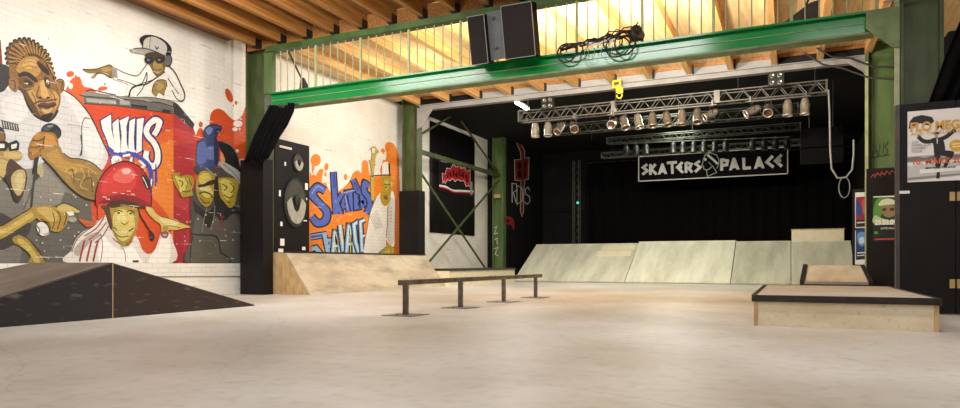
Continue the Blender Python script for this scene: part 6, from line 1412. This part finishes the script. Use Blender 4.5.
# lamp bars below the front truss
for x0, x1, lab in ((-6.95, -5.35, 'left'), (-4.5, -1.7, 'middle'), (-1.0, .45, 'right')):
    o = MB().tube([(x0, 18.03, 4.74), (x1, 18.03, 4.74)], .025, 8)
    for x in (x0+.1, x1-.1): o.box(x-.02, x+.02, 18.0, 18.2, 4.72, 4.86)
    o = o.build('lamp_bar', M['alu']); tag(o, lab+' lamp bar clamped below the front truss', 'bar', 'lamp bars below the front truss')

def parcan(x, y, z, pitch, yaw, m, label, group, s=1., lm='lens'):
    t = thing('stage_lamp', (x, y, z), label, 'lamp', group)
    R_ = Matrix.Rotation(yaw, 3, 'Z') @ Matrix.Rotation(pitch, 3, 'X')   # at rest the lamp shines straight down
    ax = R_ @ Vector((0, 0, -1)); o = Vector((x, y, z-.2*s))
    MB().lathe([(.02*s, -.19*s), (.07*s, -.17*s), (.09*s, -.1*s), (.102*s, -.04*s), (.104*s, .16*s), (.114*s, .165*s), (.114*s, .2*s), (.098*s, .2*s), (.092*s, .16*s)], o, ax, 18).build('can', m, t)
    MB().lathe([(.0, .14*s), (.06*s, .15*s), (.094*s, .165*s)], o, ax, 18).build('lens', M[lm], t)
    side = R_ @ Vector((1, 0, 0))
    a = o+side*.11*s; b_ = o-side*.11*s
    MB().tube([a, a.lerp(Vector((x, y, z)), .55)+side*.03*s, Vector((x, y, z))+Vector((side.x, side.y, 0))*.05*s, Vector((x, y, z))-Vector((side.x, side.y, 0))*.05*s, b_.lerp(Vector((x, y, z)), .55)-side*.03*s, b_], .01*s, 6).build('yoke', M['steel'], t)
    MB().box(x-.02, x+.02, y-.02, y+.02, z-.01, z+.05).build('clamp', M['steel'], t)
    return t
lm_spec = [(-6.6, 0, 0, 'can'), (-6.22, .12, .5, 'can'), (-5.86, .8, -.4, 'can_warm'), (-5.47, 1.0, .45, 'can_warm'),
           (-4.37, 1.15, 0, 'can'), (-4.06, .5, .7, 'can_warm'), (-3.68, .3, .9, 'can'), (-3.31, .3, .3, 'can_warm'), (-2.93, .35, .8, 'can_warm'), (-2.55, .1, 0, 'can_warm'), (-2.17, .4, .2, 'can_warm'), (-1.83, 1.1, -1.1, 'can'),
           (-.84, 1.1, -1.2, 'can'), (-.49, .9, 0, 'can'), (-.05, .05, 0, 'can'), (.33, .0, 0, 'can')]
PL = ['leftmost of the four lamps on the left bar, hanging straight down', 'second of the four lamps on the left bar', 'third of the four lamps on the left bar, tilted forward', 'rightmost lamp on the left bar, open end facing the hall',
      'leftmost lamp on the middle bar, open ring facing the hall', 'second lamp on the middle bar from the left', 'third lamp on the middle bar, bright chrome', 'fourth lamp on the middle bar from the left', 'fifth lamp on the middle bar from the left', 'sixth lamp on the middle bar, hanging straight down', 'seventh lamp on the middle bar from the left', 'rightmost lamp on the middle bar, lying sideways',
      'leftmost lamp on the right bar, lying sideways', 'second lamp on the right bar, ring facing the hall', 'third lamp on the right bar, hanging straight down', 'rightmost lamp on the right bar, hanging straight down']
for (x, p_, yw, mm), lab in zip(lm_spec, PL):
    parcan(x, 18.03, 4.71, -p_, yw, M[mm], 'silver stage lamp, '+lab, 'silver lamps under the front truss', 1.05)
o = MB()
o.tube([(-5.3, 23.4, 4.88), (-.0, 23.4, 4.7)], .02, 8); o = o.build('lamp_bar', M['dim_alu']); tag(o, 'long lamp bar with black lamps below the third truss', 'bar')
for i, x in enumerate((-5.2, -4.86, -4.52, -3.6, -3.28, -2.93, -2.6, -2.26, -1.92, -1.1, -.75, -.42, -.08)):
    z = 4.88-.18*(x+5.3)/5.3
    parcan(x, 23.4, z-.02, 0, 0, M['can_black'], 'black stage lamp under the third truss, %s from the left' % ORD[i], 'black lamps under the third truss', .95, 'rubber')
# four-lamp audience lights on the front truss
for x, lab in ((-6.2, 'left'), (-.31, 'right')):
    t = thing('audience_light', (x, 17.95, 5.02), 'black four lamp light on top of the front truss, %s one' % lab, 'lamp', 'four lamp lights on the front truss')
    MB().box(x-.18, x+.18, 17.9, 18.0, 5.03, 5.37).build('housing', M['can_black'], t)
    for dx in (-.085, .085):
        for dz in (-.085, .085):
            MB().lathe([(.06, 0), (.06, .02), (.04, .008), (.0, .004)], (x+dx, 17.9, 5.2+dz), (0, -1, 0), 14).build('reflector', M['lens_grey'], t)
    MB().tube([(x, 17.95, 5.37), (x, 18.0, 5.4), (x, 18.12, 5.12)], .015, 6).build('hook', M['steel'], t)
# fluorescent batten
t = thing('fluorescent_batten', (-7.29, 18.7, 5.44), 'lit fluorescent tube batten at the left under the grey beam', 'lamp')
MB().box(-7.35, -7.23, 18.26, 19.25, 5.44, 5.49).build('housing', M['white'], t)
MB().tube([(-7.29, 18.26, 5.4), (-7.29, 19.25, 5.4)], .04, 10).build('tube', M['tube'], t)
for y in (18.4, 19.1): MB().tube([(-7.29, y, 5.49), (-7.29, y, 5.85)], .008, 6).build('suspension_wire', M['steel'], t)
# yellow hoist
t = thing('chain_hoist', (-4.18, 17.75, 5.12), 'yellow chain hoist hook hanging below the grey beam', 'hoist')
MB().box(-4.3, -4.26, 17.7, 17.8, 5.36, 5.56).box(-4.12, -4.08, 17.7, 17.8, 5.3, 5.58).box(-4.26, -4.12, 17.7, 17.8, 5.52, 5.57).box(-4.26, -4.12, 17.7, 17.8, 5.36, 5.42).prism([(-4.22, 5.36), (-4.08, 5.4), (-4.02, 5.34), (-4.04, 5.22), (-4.14, 5.2), (-4.2, 5.24)], 'Y', 17.72, 17.78).build('hook_block', M['yellow'], t)
MB().tube([(-4.12+.07*math.cos(a), 17.75, 5.16+.07*math.sin(a)) for a in [PI*.9+PI*1.3*i/10 for i in range(11)]], .02, 8).build('hook', M['yellow'], t)
MB().tube([(-4.22, 17.75, 5.4), (-4.22, 17.75, 4.84)], .025, 8).build('load_rod', M['rubber'], t)
# hanging hose at the right end of the front truss
o = MB().tube([(.84, 18.1, 4.85), (.86, 18.0, 4.2), (.87, 18.0, 3.4), (.9, 18.0, 2.95), (1.02, 18.0, 2.72), (1.2, 18.0, 2.72), (1.33, 18.0, 2.9), (1.36, 18.0, 3.25), (1.36, 18.0, 3.6)], .022, 8).build('hanging_hose', M['hose'])
tag(o, 'pale grey hose looping down from the right end of the front truss', 'hose')
o = MB()
for i in range(4): o.tube([(1.42+.14*math.cos(a), 21.95-.02*i, 2.88+.3*math.sin(a)) for a in [2*PI*j/20 for j in range(20)]], .015, 6, True)
o = o.build('cable_coil', M['hose']); tag(o, 'coil of dark cable hanging beside the small posters', 'cable')
# banner
t = thing('stage_banner', (-2.75, 26.68, 3.9), 'black banner with white block lettering and a head emblem above the stage', 'banner')
MB().box(-5.42, -.08, 26.68, 26.7, 3.93, 4.9).build('cloth', M['cloth'], t)
wb = mat('banner_border', 'b9b5ad', .5, var=.08)
MB().box(-5.44, -.06, 26.66, 26.7, 4.88, 4.915).box(-5.44, -.06, 26.66, 26.7, 3.915, 3.95).box(-5.445, -5.41, 26.66, 26.7, 3.915, 4.915).box(-.095, -.06, 26.66, 26.7, 3.915, 4.915).build('border', wb, t)
painted_parts(BANNER, 'Y', 26.676, .0006, M['ink'], t)
# stage towers, speakers, flats
t = thing('lighting_tower', (-8.1, 27.1, 0), 'slim vertical truss tower at the left of the dark stage', 'tower')
for x in (-8.22, -7.98):
    for y in (27, 27.24): MB().tube([(x, y, 0), (x, y, 5.0)], .02, 8).build('upright', M['dim_alu'], t)
q = MB()
for i in range(16):
    z = .1+i*.3
    q.tube([(-8.22, 27, z), (-7.98, 27, z+.15)], .01, 5).tube([(-7.98, 27, z+.15), (-8.22, 27, z+.3)], .01, 5)
q.build('lattice', M['dim_alu'], t)
MB().lathe([(.05, 0), (.05, .06), (.0, .06)], (-8.0, 26.98, 3.2), (0, -1, 0), 12).build('pilot_light', M['teal'], t)
t = thing('flown_loudspeaker', (.85, 21.3, 3.6), 'black loudspeaker cluster hung at the right side of the stage', 'loudspeaker')
MB().box(.27, 1.35, 21, 21.6, 3.95, 4.5).build('upper_cabinet', M['stagespk'], t, None, .02); MB().box(.27, 1.35, 21, 21.6, 3.55, 3.93).build('lower_cabinet', M['stagespk'], t, None, .02)
for x in (.5, 1.1): MB().tube([(x, 21.3, 4.5), (x, 21.3, 5.85)], .015, 6).build('flying_wire', M['steel'], t)
for x0, x1, z0, z1, lab in ((-10.4, -8.5, 3.1, 4.7, 'upper black stage flat in the rear left corner'), (-9.9, -8.6, 0, 3.05, 'black stage door leaf in the rear left corner')):
    o = MB().box(x0, x1, 29.88, 29.96, z0, z1).build('stage_flat', M['black'])
    m_ = tag(o, lab, 'panel')
t = thing('stage_curtain', (-3, 29.7, 0), 'wide black backdrop curtain behind the banner', 'curtain')
v = []; f = []
for i in range(161):
    x = -8.3+11.3*i/160
    for z in (0.0, 5.2): v.append((x, 29.6+.07*math.sin(i*.9)+.03*math.sin(i*2.3), z))
for i in range(160): f.append((2*i, 2*i+2, 2*i+3, 2*i+1))
q = MB(); q.add(v, f, True); o = q.build('cloth', M['cloth'], t); s = o.modifiers.new('thick', 'SOLIDIFY'); s.thickness = .01
MB().tube([(-8.3, 29.6, 5.22), (3.0, 29.6, 5.22)], .025, 8).build('curtain_rod', M['steel'], t)
MB().box(1.6, 1.75, 18.6, 29.5, 0, 4.8)
o = MB().box(2.2, 2.3, 20.3, 29.4, 0, 5.0).build('side_masking', M['black']); tag(o, 'black masking flat along the right side of the stage', 'panel')

# ================================================================== LIGHTS
def area(name, loc, rot, size, power, col=(1, .93, .82), sy=None, spread=PI):
    l = bpy.data.lights.new(name, 'AREA'); l.energy = power; l.color = col; l.size = size; l.spread = spread
    if sy: l.shape = 'RECTANGLE'; l.size_y = sy
    o = bpy.data.objects.new(name, l); COL.objects.link(o); o.location = loc; o.rotation_euler = rot
    return o
def aim(o, p):
    o.rotation_euler = (Vector(p)-Vector(o.location)).to_track_quat('-Z', 'Y').to_euler(); return o
# hall lamps below the rafters
W_ = (1, .98, .95)
for x, sx, p_ in ((-8.1, 2.8, 135), (-3.1, 3.0, 150)):
    area('hall_strip_lamp', (x, 7.75, 5.3), (math.radians(25), 0, 0), sx, p_, W_, .4)
area('hall_strip_lamp', (1.2, 6.5, 5.32), (0, 0, 0), 2.2, 125, W_, .35)
area('hall_strip_lamp', (-1.5, 3.6, 5.32), (0, 0, 0), 2.2, 85, W_, .35)
area('hall_strip_lamp', (4.5, 2.5, 5.32), (0, 0, 0), 2.2, 60, W_, .35)
area('hall_strip_lamp', (-1.0, -2.5, 5.2), (math.radians(42), 0, 0), 2.6, 200, W_, .4)
# added fill lights that brighten the two murals, and floods behind the girder
aim(area('wall_washer', (-6.2, 6.5, 4.6), (0,0,0), .8, 340, W_), (-11.5, 8.4, 2.8))
aim(area('wall_washer', (-7.0, 14.4, 4.9), (0,0,0), .6, 130, W_), (-11.5, 15.5, 2.4))
for x, p_ in ((-5.4, 130), (-3.8, 480), (-2.0, 300)):
    aim(area('girder_flood', (x, 11.75, 4.5), (0,0,0), .35, p_, (1, .95, .82)), (x-.2, 14.6, 5.9))
area('bay_lamp', (-8.2, 20.6, 5.4), (0, 0, 0), 1.0, 140, W_)  # added to brighten the white wall, no fixture hangs there
# weak greenish fill light added over the banks
area('stage_light', (-3.5, 21.8, 5.5), (0, 0, 0), 1.0, 290, (.97, 1, .84), 5)


# ================================================================== CAMERA
cam = bpy.data.cameras.new('camera'); co = bpy.data.objects.new('camera', cam); COL.objects.link(co); SC.camera = co
cam.sensor_width = 36; cam.lens = 36*670/960; cam.shift_y = 59/960
yaw = math.atan(310/670)
co.location = (0, 0, .7); co.rotation_euler = (PI/2, 0, yaw)
cam.clip_end = 200
w = bpy.data.worlds.new('world'); SC.world = w; w.use_nodes = True
w.node_tree.nodes['Background'].inputs[0].default_value = (.9, .85, .8, 1); w.node_tree.nodes['Background'].inputs[1].default_value = .02
SC.view_settings.view_transform = 'Standard'; SC.view_settings.look = 'None'; SC.view_settings.gamma = 1; SC.view_settings.use_curve_mapping = False
SC.view_settings.exposure = 0.0
SC.cycles.use_denoising = True
SC.cycles.max_bounces = 8
